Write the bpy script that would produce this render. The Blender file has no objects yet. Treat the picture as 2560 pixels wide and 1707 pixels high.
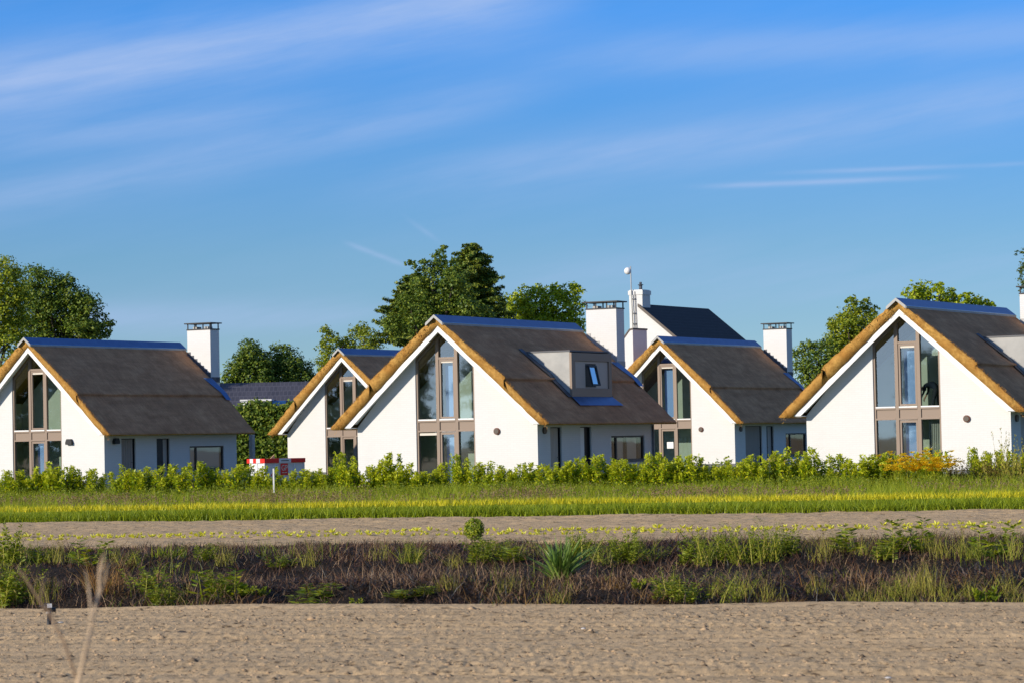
import bpy, bmesh, math, random
import numpy as np
from mathutils import Matrix, Vector
S = bpy.context.scene
C = S.collection
rnd = random.Random(7)
RG = np.random.default_rng(11)

# ------------------------------------------------------------------ camera
FPX, PITCH, ROLL, HC = 7000.0, 0.03594258676, math.radians(1.1935670964676264), 1.669
cd = bpy.data.cameras.new('camera'); cam = bpy.data.objects.new('camera', cd); C.objects.link(cam)
cd.sensor_fit = 'HORIZONTAL'; cd.sensor_width = 36.0; cd.lens = FPX / 2560 * 36
cd.clip_start = 0.2; cd.clip_end = 6000
fw = Vector((0, math.cos(PITCH), math.sin(PITCH))); up = Vector((0, -math.sin(PITCH), math.cos(PITCH))); rt = Vector((1, 0, 0))
cx = rt * math.cos(ROLL) - up * math.sin(ROLL); cy = rt * math.sin(ROLL) + up * math.cos(ROLL)
M = Matrix((cx, cy, -fw)).transposed().to_4x4(); M.translation = (0, 0, HC)
cam.matrix_world = M
cd.dof.use_dof = True; cd.dof.focus_distance = 105; cd.dof.aperture_fstop = 9
S.camera = cam

# ------------------------------------------------------------------ light
SUN_EL, SUN_AZ = math.radians(18.3), math.radians(56.0)      # azimuth: left of straight-behind the camera
to_sun = Vector((-math.sin(SUN_AZ) * math.cos(SUN_EL), -math.cos(SUN_AZ) * math.cos(SUN_EL), math.sin(SUN_EL)))
sd = bpy.data.lights.new('sun', 'SUN'); sd.energy = 4.3; sd.angle = math.radians(0.5); sd.color = (1.0, 0.90, 0.76)
so = bpy.data.objects.new('sun', sd); C.objects.link(so)
so.rotation_euler = to_sun.to_track_quat('Z', 'Y').to_euler()
S.view_settings.view_transform = 'Standard'; S.view_settings.look = 'None'; S.view_settings.exposure = 0.2; S.view_settings.gamma = 1.0

W = bpy.data.worlds.new('World'); S.world = W; W.use_nodes = True
def N(nt, typ, **kw):
    n = nt.nodes.new(typ)
    for k, v in kw.items():
        if k.startswith('i_'):
            key = k[2:]; n.inputs[int(key) if key.isdigit() else key].default_value = v
        else: setattr(n, k, v)
    return n
def math_n(nt, op, a, b=None, clamp=False):
    n = nt.nodes.new('ShaderNodeMath'); n.operation = op; n.use_clamp = clamp
    for i, v in enumerate((a, b)):
        if v is None: continue
        if isinstance(v, (int, float)): n.inputs[i].default_value = v
        else: nt.links.new(v, n.inputs[i])
    return n.outputs[0]
def mixc(nt, f, a, b, typ='MIX'):
    n = nt.nodes.new('ShaderNodeMix'); n.data_type = 'RGBA'; n.blend_type = typ
    for i, v in ((0, f), (6, a), (7, b)):
        if isinstance(v, (int, float)): n.inputs[i].default_value = v
        elif isinstance(v, tuple): n.inputs[i].default_value = (*v, 1) if len(v) == 3 else v
        else: nt.links.new(v, n.inputs[i])
    return n.outputs[2]
def build_world():
    nt = W.node_tree; nt.nodes.clear()
    out = N(nt, 'ShaderNodeOutputWorld'); bg = N(nt, 'ShaderNodeBackground'); bg.inputs[1].default_value = 0.12
    tc = N(nt, 'ShaderNodeTexCoord'); sp = N(nt, 'ShaderNodeSeparateXYZ'); nt.links.new(tc.outputs['Generated'], sp.inputs[0])
    x, y, z = sp.outputs
    # the sky texture, read a little higher up than the eye line so that the low sky stays a clear blue
    cb = N(nt, 'ShaderNodeCombineXYZ'); nt.links.new(x, cb.inputs[0]); nt.links.new(y, cb.inputs[1])
    zz = math_n(nt, 'ADD', math_n(nt, 'MULTIPLY', z, 3.2), 0.16); nt.links.new(zz, cb.inputs[2])
    nv = N(nt, 'ShaderNodeVectorMath', operation='NORMALIZE'); nt.links.new(cb.outputs[0], nv.inputs[0])
    sky = N(nt, 'ShaderNodeTexSky', sky_type='NISHITA'); sky.sun_disc = False
    sky.sun_elevation = SUN_EL; sky.sun_rotation = math.pi + SUN_AZ
    sky.air_density = 1.0; sky.dust_density = 0.3; sky.ozone_density = 2.0
    nt.links.new(nv.outputs[0], sky.inputs[0])
    hs = N(nt, 'ShaderNodeHueSaturation'); hs.inputs['Saturation'].default_value = 1.12; hs.inputs['Value'].default_value = SKY_VALUE
    nt.links.new(sky.outputs[0], hs.inputs['Color'])
    ramp = N(nt, 'ShaderNodeValToRGB'); nt.links.new(math_n(nt, 'MULTIPLY', z, 2.5, True), ramp.inputs[0])
    e = ramp.color_ramp.elements
    e[0].position = 0.0; e[0].color = SKY_LOW; e[1].position = 0.38; e[1].color = SKY_HIGH
    m = e.new(0.17); m.color = SKY_MID; m = e.new(0.75); m.color = SKY_UP
    back = N(nt, 'ShaderNodeMapRange', interpolation_type='SMOOTHSTEP'); nt.links.new(y, back.inputs[0]); back.inputs[1].default_value = 0.55; back.inputs[2].default_value = -0.2
    tone = mixc(nt, back.outputs[0], ramp.outputs[0], SKY_BACK)
    skyc = mixc(nt, 1.0, hs.outputs[0], tone, 'MULTIPLY')
    # cirrus: fibrous bands that rise to the right
    def noise(sx, sz, tilt, scale, det, rough, seed):
        mp = N(nt, 'ShaderNodeMapping'); mp.inputs['Rotation'].default_value = (0, tilt, 0); mp.inputs['Scale'].default_value = (sx, 1, sz)
        mp.inputs['Location'].default_value = (seed, seed * 2, seed * 3)
        v = N(nt, 'ShaderNodeVectorRotate', rotation_type='Y_AXIS'); v.inputs['Angle'].default_value = tilt
        nt.links.new(tc.outputs['Generated'], v.inputs[0]); nt.links.new(v.outputs[0], mp.inputs[0])
        mp.inputs['Rotation'].default_value = (0, 0, 0)
        n = N(nt, 'ShaderNodeTexNoise'); n.inputs['Scale'].default_value = scale; n.inputs['Detail'].default_value = det; n.inputs['Roughness'].default_value = rough
        nt.links.new(mp.outputs[0], n.inputs[0]); return n.outputs[0]
    fib = noise(6, 55, 0.20, 1.0, 7, 0.62, 0.3)
    fib2 = noise(14, 120, 0.16, 1.0, 5, 0.6, 1.7)
    puff = noise(5, 11, 0.15, 1.0, 5, 0.6, 2.9)
    tex = math_n(nt, 'ADD', math_n(nt, 'ADD', math_n(nt, 'MULTIPLY', fib, 0.8), math_n(nt, 'MULTIPLY', fib2, 0.35)), math_n(nt, 'MULTIPLY', puff, 0.5))
    tex = math_n(nt, 'MULTIPLY', math_n(nt, 'SUBTRACT', tex, 0.50), 2.1, True)
    total = None
    def px2(px, py):      # a point of the sky seen at (px, py) of a 2352-wide picture -> (x, z) of its direction
        X = (px * 2560 / 2352 - 1280); Y = (py * 2560 / 2352 - 853.5); c, s = math.cos(ROLL), math.sin(ROLL)
        a, b = X * c - Y * s, X * s + Y * c
        d = Vector((a / FPX, math.cos(PITCH) + b / FPX * math.sin(PITCH), math.sin(PITCH) - b / FPX * math.cos(PITCH))).normalized()
        return d.x, d.z
    for (p0, p1, wid, amp, fade) in CLOUDS:
        (x0, z0), (x1, z1) = px2(*p0), px2(*p1)
        sl = (z1 - z0) / (x1 - x0); sig = wid / FPX
        line = math_n(nt, 'ADD', math_n(nt, 'MULTIPLY', math_n(nt, 'SUBTRACT', x, x0), sl), z0)
        dv = math_n(nt, 'DIVIDE', math_n(nt, 'SUBTRACT', z, line), sig)
        g = math_n(nt, 'EXPONENT', math_n(nt, 'MULTIPLY', math_n(nt, 'MULTIPLY', dv, dv), -1.0))
        mr = N(nt, 'ShaderNodeMapRange', interpolation_type='SMOOTHSTEP'); nt.links.new(x, mr.inputs[0])
        mr.inputs[1].default_value = x0 - fade; mr.inputs[2].default_value = x0 + fade
        mr2 = N(nt, 'ShaderNodeMapRange', interpolation_type='SMOOTHSTEP'); nt.links.new(x, mr2.inputs[0])
        mr2.inputs[1].default_value = x1 + fade; mr2.inputs[2].default_value = x1 - fade
        g = math_n(nt, 'MULTIPLY', math_n(nt, 'MULTIPLY', g, mr.outputs[0]), mr2.outputs[0])
        g = math_n(nt, 'MULTIPLY', g, amp)
        total = g if total is None else math_n(nt, 'ADD', total, g)
    total = math_n(nt, 'MULTIPLY', math_n(nt, 'ADD', total, 0.10), tex, True)
    cl = mixc(nt, total, skyc, CLOUD_COL)
    nt.links.new(cl, bg.inputs[0]); nt.links.new(bg.outputs[0], out.inputs[0])
SKY_VALUE = 1.3
SKY_LOW, SKY_MID, SKY_HIGH, SKY_UP = (1.24, 0.90, 0.56, 1), (1.04, 1.16, 1.02, 1), (0.55, 1.36, 1.90, 1), (1.15, 1.02, 1.12, 1)
SKY_BACK = (0.85, 1.05, 1.3)
CLOUD_COL = (3.0, 4.0, 6.2)
CLOUDS = [((-200, 225), (1250, -20), 90, 0.75, 0.03), ((-200, 500), (1150, 225), 50, 0.5, 0.04), ((900, 430), (2600, 180), 60, 0.45, 0.04),
          ((-100, 330), (700, 250), 45, 0.35, 0.03), ((1300, 130), (2600, 60), 50, 0.3, 0.04), ((1640, 428), (2150, 408), 7, 0.5, 0.015),
          ((1850, 396), (2500, 370), 6, 0.35, 0.02), ((800, 560), (925, 608), 7, 0.32, 0.004), ((938, 505), (1000, 548), 8, 0.2, 0.004),
          ((-100, 745), (900, 720), 40, 0.45, 0.03), ((1200, 650), (2600, 620), 70, 0.35, 0.05)]
build_world()

# ------------------------------------------------------------------ helpers
def at(px, py, Y):            # point of the place at depth Y seen at (px, py) of the 2352-wide picture
    X = (px * 2560 / 2352 - 1280); Q = (py * 2560 / 2352 - 853.5); c, s = math.cos(ROLL), math.sin(ROLL)
    a, b = X * c - Q * s, X * s + Q * c
    d = np.array([a / FPX, math.cos(PITCH) + b / FPX * math.sin(PITCH), math.sin(PITCH) - b / FPX * math.cos(PITCH)])
    return np.array([0, 0, HC]) + d * (Y / d[1])
def tag(o, label=None, cat=None, group=None, kind=None):
    if label: o['label'] = label
    if cat: o['category'] = cat
    if group: o['group'] = group
    if kind: o['kind'] = kind
    return o
def empty(name, loc=(0, 0, 0), rz=0.0, sc=1.0):
    o = bpy.data.objects.new(name, None); C.objects.link(o); o.location = loc; o.rotation_euler = (0, 0, rz); o.scale = (sc,) * 3
    o.empty_display_size = 0.2; return o
def link(name, me, parent=None):
    o = bpy.data.objects.new(name, me); C.objects.link(o)
    if parent: o.parent = parent
    return o
def np_mesh(name, V, faces, mats, mi=None, smooth=False):
    """V n x 3; faces: list of int arrays (m x k), concatenated; mi: material index per face."""
    me = bpy.data.meshes.new(name); V = np.asarray(V, dtype=np.float32)
    me.vertices.add(len(V)); me.vertices.foreach_set('co', V.ravel())
    li = np.concatenate([np.asarray(f, dtype=np.int32).ravel() for f in faces])
    ks = np.concatenate([np.full(len(f), f.shape[1], dtype=np.int32) for f in faces])
    st = np.concatenate([[0], np.cumsum(ks)[:-1]]).astype(np.int32)
    me.loops.add(len(li)); me.loops.foreach_set('vertex_index', li)
    me.polygons.add(len(ks)); me.polygons.foreach_set('loop_start', st)
    try: me.polygons.foreach_set('loop_total', ks)
    except Exception: pass
    for m in (mats if isinstance(mats, (list, tuple)) else [mats]): me.materials.append(m)
    if mi is not None: me.polygons.foreach_set('material_index', np.asarray(mi, dtype=np.int32))
    me.update(calc_edges=True)
    if smooth: me.polygons.foreach_set('use_smooth', np.ones(len(ks), dtype=bool))
    me.validate(); return me
class MB:
    """collects shapes into one mesh"""
    def __init__(s): s.v = []; s.f = []; s.m = []; s.sm = []
    def add(s, vs, fs, mi=0, smooth=False):
        b = len(s.v); s.v += [tuple(v) for v in vs]; s.f += [tuple(b + i for i in f) for f in fs]; s.m += [mi] * len(fs); s.sm += [smooth] * len(fs)
    def box(s, x0, x1, y0, y1, z0, z1, mi=0):
        vs = [(x, y, z) for x in (x0, x1) for y in (y0, y1) for z in (z0, z1)]
        s.add(vs, [(0, 1, 3, 2), (4, 6, 7, 5), (0, 4, 5, 1), (2, 3, 7, 6), (0, 2, 6, 4), (1, 5, 7, 3)], mi)
    def prism(s, poly, axis, a0, a1, mi=0, caps=True):
        """poly: list of 2D points; axis 'y': (x,z) swept along y; 'x': (y,z) swept along x; 'z': (x,y)"""
        def p(u, v, a): return {'y': (u, a, v), 'x': (a, u, v), 'z': (u, v, a)}[axis]
        n = len(poly); vs = [p(u, v, a0) for u, v in poly] + [p(u, v, a1) for u, v in poly]
        fs = [(i, (i + 1) % n, n + (i + 1) % n, n + i) for i in range(n)]
        if caps: fs += [tuple(range(n))[::-1], tuple(range(n, 2 * n))]
        s.add(vs, fs, mi)
    def tube(s, pts, rad, seg=8, mi=0, cap=True):
        pts = [Vector(p) for p in pts]; n = len(pts); rad = rad if isinstance(rad, (list, tuple)) else [rad] * n
        vs = []; 
        for i, p in enumerate(pts):
            t = (pts[min(i + 1, n - 1)] - pts[max(i - 1, 0)]).normalized(); a = t.orthogonal().normalized() if abs(t.z) > 0.99 else t.cross(Vector((0, 0, 1))).normalized(); b = t.cross(a)
            for k in range(seg):
                q = 2 * math.pi * k / seg; vs.append(p + (a * math.cos(q) + b * math.sin(q)) * rad[i])
        fs = [(i * seg + k, i * seg + (k + 1) % seg, (i + 1) * seg + (k + 1) % seg, (i + 1) * seg + k) for i in range(n - 1) for k in range(seg)]
        if cap: fs += [tuple(range(seg))[::-1], tuple((n - 1) * seg + k for k in range(seg))]
        s.add(vs, fs, mi, True)
    def ball(s, c, r, seg=16, rings=10, mi=0, sq=(1, 1, 1)):
        vs = [(c[0] + r * sq[0] * math.sin(math.pi * i / rings) * math.cos(2 * math.pi * k / seg), c[1] + r * sq[1] * math.sin(math.pi * i / rings) * math.sin(2 * math.pi * k / seg), c[2] + r * sq[2] * math.cos(math.pi * i / rings)) for i in range(rings + 1) for k in range(seg)]
        fs = [(i * seg + k, (i + 1) * seg + k, (i + 1) * seg + (k + 1) % seg, i * seg + (k + 1) % seg) for i in range(rings) for k in range(seg)]
        s.add(vs, fs, mi, True)
    def build(s, name, mats, parent=None, fix=True, bevel=0):
        me = bpy.data.meshes.new(name); me.from_pydata(s.v, [], s.f)
        for m in (mats if isinstance(mats, (list, tuple)) else [mats]): me.materials.append(m)
        for p, i, q in zip(me.polygons, s.m, s.sm): p.material_index = i; p.use_smooth = q
        if fix:
            bm = bmesh.new(); bm.from_mesh(me); bmesh.ops.recalc_face_normals(bm, faces=bm.faces); bm.to_mesh(me); bm.free()
        me.update(); o = link(name, me, parent)
        if bevel:
            b = o.modifiers.new('bevel', 'BEVEL'); b.width = bevel; b.segments = 2; b.limit_method = 'ANGLE'
        return o
def vnoise(x, y, seed=0):
    xi = np.floor(x).astype(np.int64); yi = np.floor(y).astype(np.int64); fx = x - xi; fy = y - yi
    fx = fx * fx * (3 - 2 * fx); fy = fy * fy * (3 - 2 * fy)
    def h(a, b):
        n = (a * 374761393 + b * 668265263 + seed * 1442695) & 0xffffffff
        n = ((n ^ (n >> 13)) * 1274126177) & 0xffffffff
        return ((n ^ (n >> 16)) & 0xffff) / 65535.0
    return (h(xi, yi) * (1 - fx) + h(xi + 1, yi) * fx) * (1 - fy) + (h(xi, yi + 1) * (1 - fx) + h(xi + 1, yi + 1) * fx) * fy
def norm(a): return a / np.maximum(np.linalg.norm(a, axis=1, keepdims=True), 1e-9)

# ------------------------------------------------------------------ materials
def mat(name, col, rough=0.8, metal=0.0, spec=0.3):
    m = bpy.data.materials.new(name); m.use_nodes = True; b = m.node_tree.nodes['Principled BSDF']
    b.inputs['Base Color'].default_value = (*col, 1); b.inputs['Roughness'].default_value = rough; b.inputs['Metallic'].default_value = metal
    b.inputs['Specular IOR Level'].default_value = spec
    return m
def noisy(name, ca, cb, scale=(1, 1, 1), nscale=5.0, detail=6, rough=0.85, bump=0.0, bscale=None, bdist=0.02, lo=0.35, hi=0.65, metal=0.0, spec=0.3, cc=None, ccscale=1.0):
    m = mat(name, ca, rough, metal, spec); nt = m.node_tree; b = nt.nodes['Principled BSDF']
    tc = N(nt, 'ShaderNodeTexCoord'); mp = N(nt, 'ShaderNodeMapping'); mp.inputs['Scale'].default_value = scale
    nt.links.new(tc.outputs['Object'], mp.inputs[0])
    n = N(nt, 'ShaderNodeTexNoise'); n.inputs['Scale'].default_value = nscale; n.inputs['Detail'].default_value = detail; n.inputs['Roughness'].default_value = 0.6
    nt.links.new(mp.outputs[0], n.inputs[0])
    r = N(nt, 'ShaderNodeValToRGB'); r.color_ramp.elements[0].position = lo; r.color_ramp.elements[0].color = (*ca, 1); r.color_ramp.elements[1].position = hi; r.color_ramp.elements[1].color = (*cb, 1)
    nt.links.new(n.outputs[0], r.inputs[0]); col = r.outputs[0]
    if cc:
        n3 = N(nt, 'ShaderNodeTexNoise'); n3.inputs['Scale'].default_value = ccscale; n3.inputs['Detail'].default_value = 4
        nt.links.new(tc.outputs['Object'], n3.inputs[0])
        col = mixc(nt, math_n(nt, 'MULTIPLY', math_n(nt, 'SUBTRACT', n3.outputs[0], 0.42), 4.0, True), col, cc)
    nt.links.new(col, b.inputs['Base Color'])
    if bump:
        n2 = N(nt, 'ShaderNodeTexNoise'); n2.inputs['Scale'].default_value = bscale or nscale * 3; n2.inputs['Detail'].default_value = 6
        nt.links.new(mp.outputs[0], n2.inputs[0])
        bp = N(nt, 'ShaderNodeBump'); bp.inputs['Strength'].default_value = bump; bp.inputs['Distance'].default_value = bdist
        nt.links.new(n2.outputs[0], bp.inputs['Height']); nt.links.new(bp.outputs[0], b.inputs['Normal'])
    return m
def leaf_mat(name, cols, trans=0.25, rough=0.55, spec=0.35, clump=0.0):
    """leaves: every leaf its own tint out of COLS"""
    m = bpy.data.materials.new(name); m.use_nodes = True; nt = m.node_tree; b = nt.nodes['Principled BSDF']; out = nt.nodes['Material Output']
    g = N(nt, 'ShaderNodeNewGeometry'); r = N(nt, 'ShaderNodeValToRGB'); e = r.color_ramp.elements
    for i, c in enumerate(cols):
        p = i / max(1, len(cols) - 1)
        if i < 2: e[i].position = (0, 1)[i] if len(cols) > 1 else 0; q = e[i]
        if i >= 2: q = e.new(p)
        q.color = (*c, 1)
    pos = sorted(range(len(cols)))
    while len(e) > 1: e.remove(e[0])
    e[0].position = 0; e[0].color = (*cols[0], 1)
    for i in pos[1:]: q = e.new(i / (len(cols) - 1)); q.color = (*cols[i], 1)
    nt.links.new(g.outputs['Random Per Island'], r.inputs[0]); col = r.outputs[0]
    nt.links.new(col, b.inputs['Base Color']); b.inputs['Roughness'].default_value = rough; b.inputs['Specular IOR Level'].default_value = spec
    t = N(nt, 'ShaderNodeBsdfTranslucent'); tcol = mixc(nt, 1.0, col, (1.5, 1.4, 0.5), 'MULTIPLY'); nt.links.new(tcol, t.inputs[0])
    mx = N(nt, 'ShaderNodeMixShader'); mx.inputs[0].default_value = trans
    nt.links.new(b.outputs[0], mx.inputs[1]); nt.links.new(t.outputs[0], mx.inputs[2]); nt.links.new(mx.outputs[0], out.inputs[0])
    return m
def wall_mat():
    m = mat('white_painted_brick', (0.8, 0.785, 0.755), 0.7); nt = m.node_tree; b = nt.nodes['Principled BSDF']
    tc = N(nt, 'ShaderNodeTexCoord'); sp = N(nt, 'ShaderNodeSeparateXYZ'); nt.links.new(tc.outputs['Object'], sp.inputs[0])
    cb = N(nt, 'ShaderNodeCombineXYZ'); nt.links.new(math_n(nt, 'ADD', sp.outputs[0], sp.outputs[1]), cb.inputs[0]); nt.links.new(sp.outputs[2], cb.inputs[1])
    br = N(nt, 'ShaderNodeTexBrick'); nt.links.new(cb.outputs[0], br.inputs[0]); br.inputs['Scale'].default_value = 1.0
    br.inputs['Brick Width'].default_value = 0.3; br.inputs['Row Height'].default_value = 0.09; br.inputs['Mortar Size'].default_value = 0.008
    br.inputs['Color1'].default_value = (0.70, 0.695, 0.675, 1); br.inputs['Color2'].default_value = (0.68, 0.675, 0.655, 1); br.inputs['Mortar'].default_value = (0.645, 0.64, 0.62, 1)
    n = N(nt, 'ShaderNodeTexNoise'); n.inputs['Scale'].default_value = 0.7; n.inputs['Detail'].default_value = 6; nt.links.new(tc.outputs['Object'], n.inputs[0])
    col = mixc(nt, math_n(nt, 'MULTIPLY', math_n(nt, 'SUBTRACT', n.outputs[0], 0.5), 1.2, True), br.outputs[0], (0.62, 0.61, 0.585))
    nt.links.new(col, b.inputs['Base Color'])
    bp = N(nt, 'ShaderNodeBump'); bp.inputs['Strength'].default_value = 0.12; bp.inputs['Distance'].default_value = 0.006
    nt.links.new(br.outputs['Fac'], bp.inputs['Height']); bp.invert = True; nt.links.new(bp.outputs[0], b.inputs['Normal'])
    return m
def glass_mat(name, tint, refl):
    m = bpy.data.materials.new(name); m.use_nodes = True; nt = m.node_tree; nt.nodes.clear()
    out = N(nt, 'ShaderNodeOutputMaterial'); tr = N(nt, 'ShaderNodeBsdfTransparent'); tr.inputs[0].default_value = (*tint, 1)
    gl = N(nt, 'ShaderNodeBsdfGlossy'); gl.inputs['Roughness'].default_value = 0.02; gl.inputs[0].default_value = (0.9, 0.95, 0.95, 1)
    lw = N(nt, 'ShaderNodeLayerWeight'); lw.inputs[0].default_value = 0.35
    tc = N(nt, 'ShaderNodeTexCoord'); n = N(nt, 'ShaderNodeTexNoise'); n.inputs['Scale'].default_value = 0.5; nt.links.new(tc.outputs['Object'], n.inputs[0])
    bp = N(nt, 'ShaderNodeBump'); bp.inputs['Strength'].default_value = 0.04; bp.inputs['Distance'].default_value = 0.05; nt.links.new(n.outputs[0], bp.inputs['Height']); nt.links.new(bp.outputs[0], gl.inputs['Normal'])
    f = math_n(nt, 'ADD', math_n(nt, 'MULTIPLY', lw.outputs['Fresnel'], 0.8), refl, True)
    mx = N(nt, 'ShaderNodeMixShader'); nt.links.new(f, mx.inputs[0]); nt.links.new(tr.outputs[0], mx.inputs[1]); nt.links.new(gl.outputs[0], mx.inputs[2]); nt.links.new(mx.outputs[0], out.inputs[0])
    return m
def thatch_mat():
    m = mat('weathered_thatch', (0.3, 0.2, 0.13), 0.95, spec=0.15); nt = m.node_tree; b = nt.nodes['Principled BSDF']; tc = N(nt, 'ShaderNodeTexCoord')
    def nz(scale, nsc, det):
        mp = N(nt, 'ShaderNodeMapping'); mp.inputs['Scale'].default_value = scale; nt.links.new(tc.outputs['Object'], mp.inputs[0])
        n = N(nt, 'ShaderNodeTexNoise'); n.inputs['Scale'].default_value = nsc; n.inputs['Detail'].default_value = det; n.inputs['Roughness'].default_value = 0.65; nt.links.new(mp.outputs[0], n.inputs[0]); return n.outputs[0]
    reed = nz((0.5, 7, 0.5), 3.2, 6); course = nz((0.2, 0.12, 1.0), 3.4, 4); blot = nz((1, 1, 1), 1.5, 8); fine = nz((1, 1, 1), 22, 5)
    v = math_n(nt, 'ADD', math_n(nt, 'ADD', math_n(nt, 'MULTIPLY', reed, 0.26), math_n(nt, 'MULTIPLY', course, 0.22)), math_n(nt, 'ADD', math_n(nt, 'MULTIPLY', blot, 0.30), math_n(nt, 'MULTIPLY', fine, 0.22)))
    r = N(nt, 'ShaderNodeValToRGB'); e = r.color_ramp.elements; e[0].position = 0.36; e[0].color = (0.31, 0.155, 0.078, 1); e[1].position = 0.64; e[1].color = (0.80, 0.455, 0.245, 1); q = e.new(0.5); q.color = (0.54, 0.275, 0.138, 1)
    nt.links.new(v, r.inputs[0]); nt.links.new(r.outputs[0], b.inputs['Base Color'])
    bp = N(nt, 'ShaderNodeBump'); bp.inputs['Strength'].default_value = 0.9; bp.inputs['Distance'].default_value = 0.06; nt.links.new(math_n(nt, 'ADD', math_n(nt, 'MULTIPLY', course, 1.2), math_n(nt, 'ADD', fine, reed)), bp.inputs['Height']); nt.links.new(bp.outputs[0], b.inputs['Normal'])
    return m
MT = {}
MT['wall'] = wall_mat()
MT['white'] = mat('white_painted_board', (0.82, 0.81, 0.79), 0.5)
MT['plinth'] = mat('grey_plinth', (0.16, 0.16, 0.165), 0.9)
MT['thatch'] = thatch_mat()
MT['straw'] = noisy('cut_straw', (0.33, 0.165, 0.035), (0.66, 0.385, 0.10), (1, 1, 1), 6, 8, 0.9, 0.9, 40, 0.04, 0.3, 0.7, cc=(0.42, 0.20, 0.04), ccscale=1.3)
MT['zinc'] = noisy('zinc_sheet', (0.065, 0.19, 0.43), (0.09, 0.23, 0.49), (1, 1, 1), 2.0, 4, 0.30, metal=0.9)
MT['zinc_blue'] = noisy('blue_coated_sheet', (0.02, 0.075, 0.20), (0.03, 0.11, 0.27), (1, 1, 1), 1.2, 4, 0.38, metal=0.35, spec=0.5)
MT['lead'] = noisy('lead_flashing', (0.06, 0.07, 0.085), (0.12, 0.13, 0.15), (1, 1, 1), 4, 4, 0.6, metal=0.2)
MT['cladding'] = noisy('pale_grey_cladding', (0.36, 0.36, 0.345), (0.44, 0.435, 0.41), (1, 1, 1), 1.5, 4, 0.6)
MT['frame'] = mat('taupe_frame', (0.275, 0.205, 0.155), 0.5)
MT['frame_dark'] = mat('dark_bronze_frame', (0.10, 0.078, 0.062), 0.5)
MT['taupe_panel'] = mat('taupe_panel', (0.33, 0.275, 0.235), 0.6)
MT['grey_panel'] = mat('grey_door_panel', (0.46, 0.41, 0.36), 0.5)
MT['black'] = mat('black_metal', (0.022, 0.023, 0.026), 0.5)
MT['glass'] = glass_mat('window_glass', (0.62, 0.70, 0.66), 0.10)
MT['glass_dark'] = glass_mat('side_glass', (0.86, 0.88, 0.88), 0.05)
MT['film'] = mat('pale_blue_blind', (0.34, 0.50, 0.92), 0.8)
MT['blind'] = mat('cream_blind', (0.70, 0.64, 0.55), 0.8)
MT['room'] = noisy('room_plaster', (0.55, 0.60, 0.53), (0.63, 0.67, 0.61), (1, 1, 1), 0.8, 3, 0.9)
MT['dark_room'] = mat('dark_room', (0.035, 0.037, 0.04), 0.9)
MT['rust'] = mat('rusty_lamp_disc', (0.16, 0.055, 0.028), 0.6)
MT['tile'] = None
MT['red'] = mat('red_tarpaulin', (0.80, 0.03, 0.02), 0.5)
MT['tarp'] = mat('white_tarpaulin', (0.74, 0.74, 0.75), 0.6)
MT['wood'] = noisy('sawn_timber', (0.48, 0.30, 0.15), (0.62, 0.42, 0.24), (1, 9, 9), 3, 4, 0.8)
MT['bark'] = noisy('bark', (0.055, 0.042, 0.03), (0.12, 0.095, 0.07), (3, 3, 1), 5, 5, 0.95, 0.6, 20, 0.03)
MT['skin'] = mat('skin', (0.50, 0.26, 0.17), 0.55)
MT['shirt'] = mat('navy_shirt', (0.016, 0.024, 0.048), 0.9)
MT['trousers'] = mat('dark_trousers', (0.028, 0.032, 0.046), 0.9)
MT['hair'] = mat('dark_hair', (0.03, 0.02, 0.014), 0.7)
def tile_mat(name, ca, cb, row, w, rough=0.5):
    m = mat(name, ca, rough); nt = m.node_tree; b = nt.nodes['Principled BSDF']
    uv = N(nt, 'ShaderNodeTexCoord'); sp = N(nt, 'ShaderNodeSeparateXYZ'); nt.links.new(uv.outputs['Object'], sp.inputs[0])
    cbn = N(nt, 'ShaderNodeCombineXYZ'); nt.links.new(sp.outputs[1 if name == 'black_tile' else 0], cbn.inputs[0]); nt.links.new(sp.outputs[2], cbn.inputs[1])
    br = N(nt, 'ShaderNodeTexBrick'); nt.links.new(cbn.outputs[0], br.inputs[0]); br.inputs['Scale'].default_value = 1
    br.inputs['Brick Width'].default_value = w; br.inputs['Row Height'].default_value = row; br.inputs['Mortar Size'].default_value = row * 0.07
    br.inputs['Color1'].default_value = (*ca, 1); br.inputs['Color2'].default_value = (*cb, 1); br.inputs['Mortar'].default_value = (*[c * 1.25 + 0.008 for c in cb], 1)
    nt.links.new(br.outputs[0], b.inputs['Base Color'])
    bp = N(nt, 'ShaderNodeBump'); bp.inputs['Strength'].default_value = 0.5; bp.inputs['Distance'].default_value = 0.03; nt.links.new(br.outputs['Fac'], bp.inputs['Height']); nt.links.new(bp.outputs[0], b.inputs['Normal'])
    return m
MT['tile'] = tile_mat('slate_grey_tile', (0.055, 0.055, 0.072), (0.075, 0.073, 0.092), 0.36, 0.3)
MT['tile_black'] = tile_mat('black_tile', (0.012, 0.017, 0.022), (0.018, 0.024, 0.03), 0.25, 0.22, 0.6)
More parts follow.
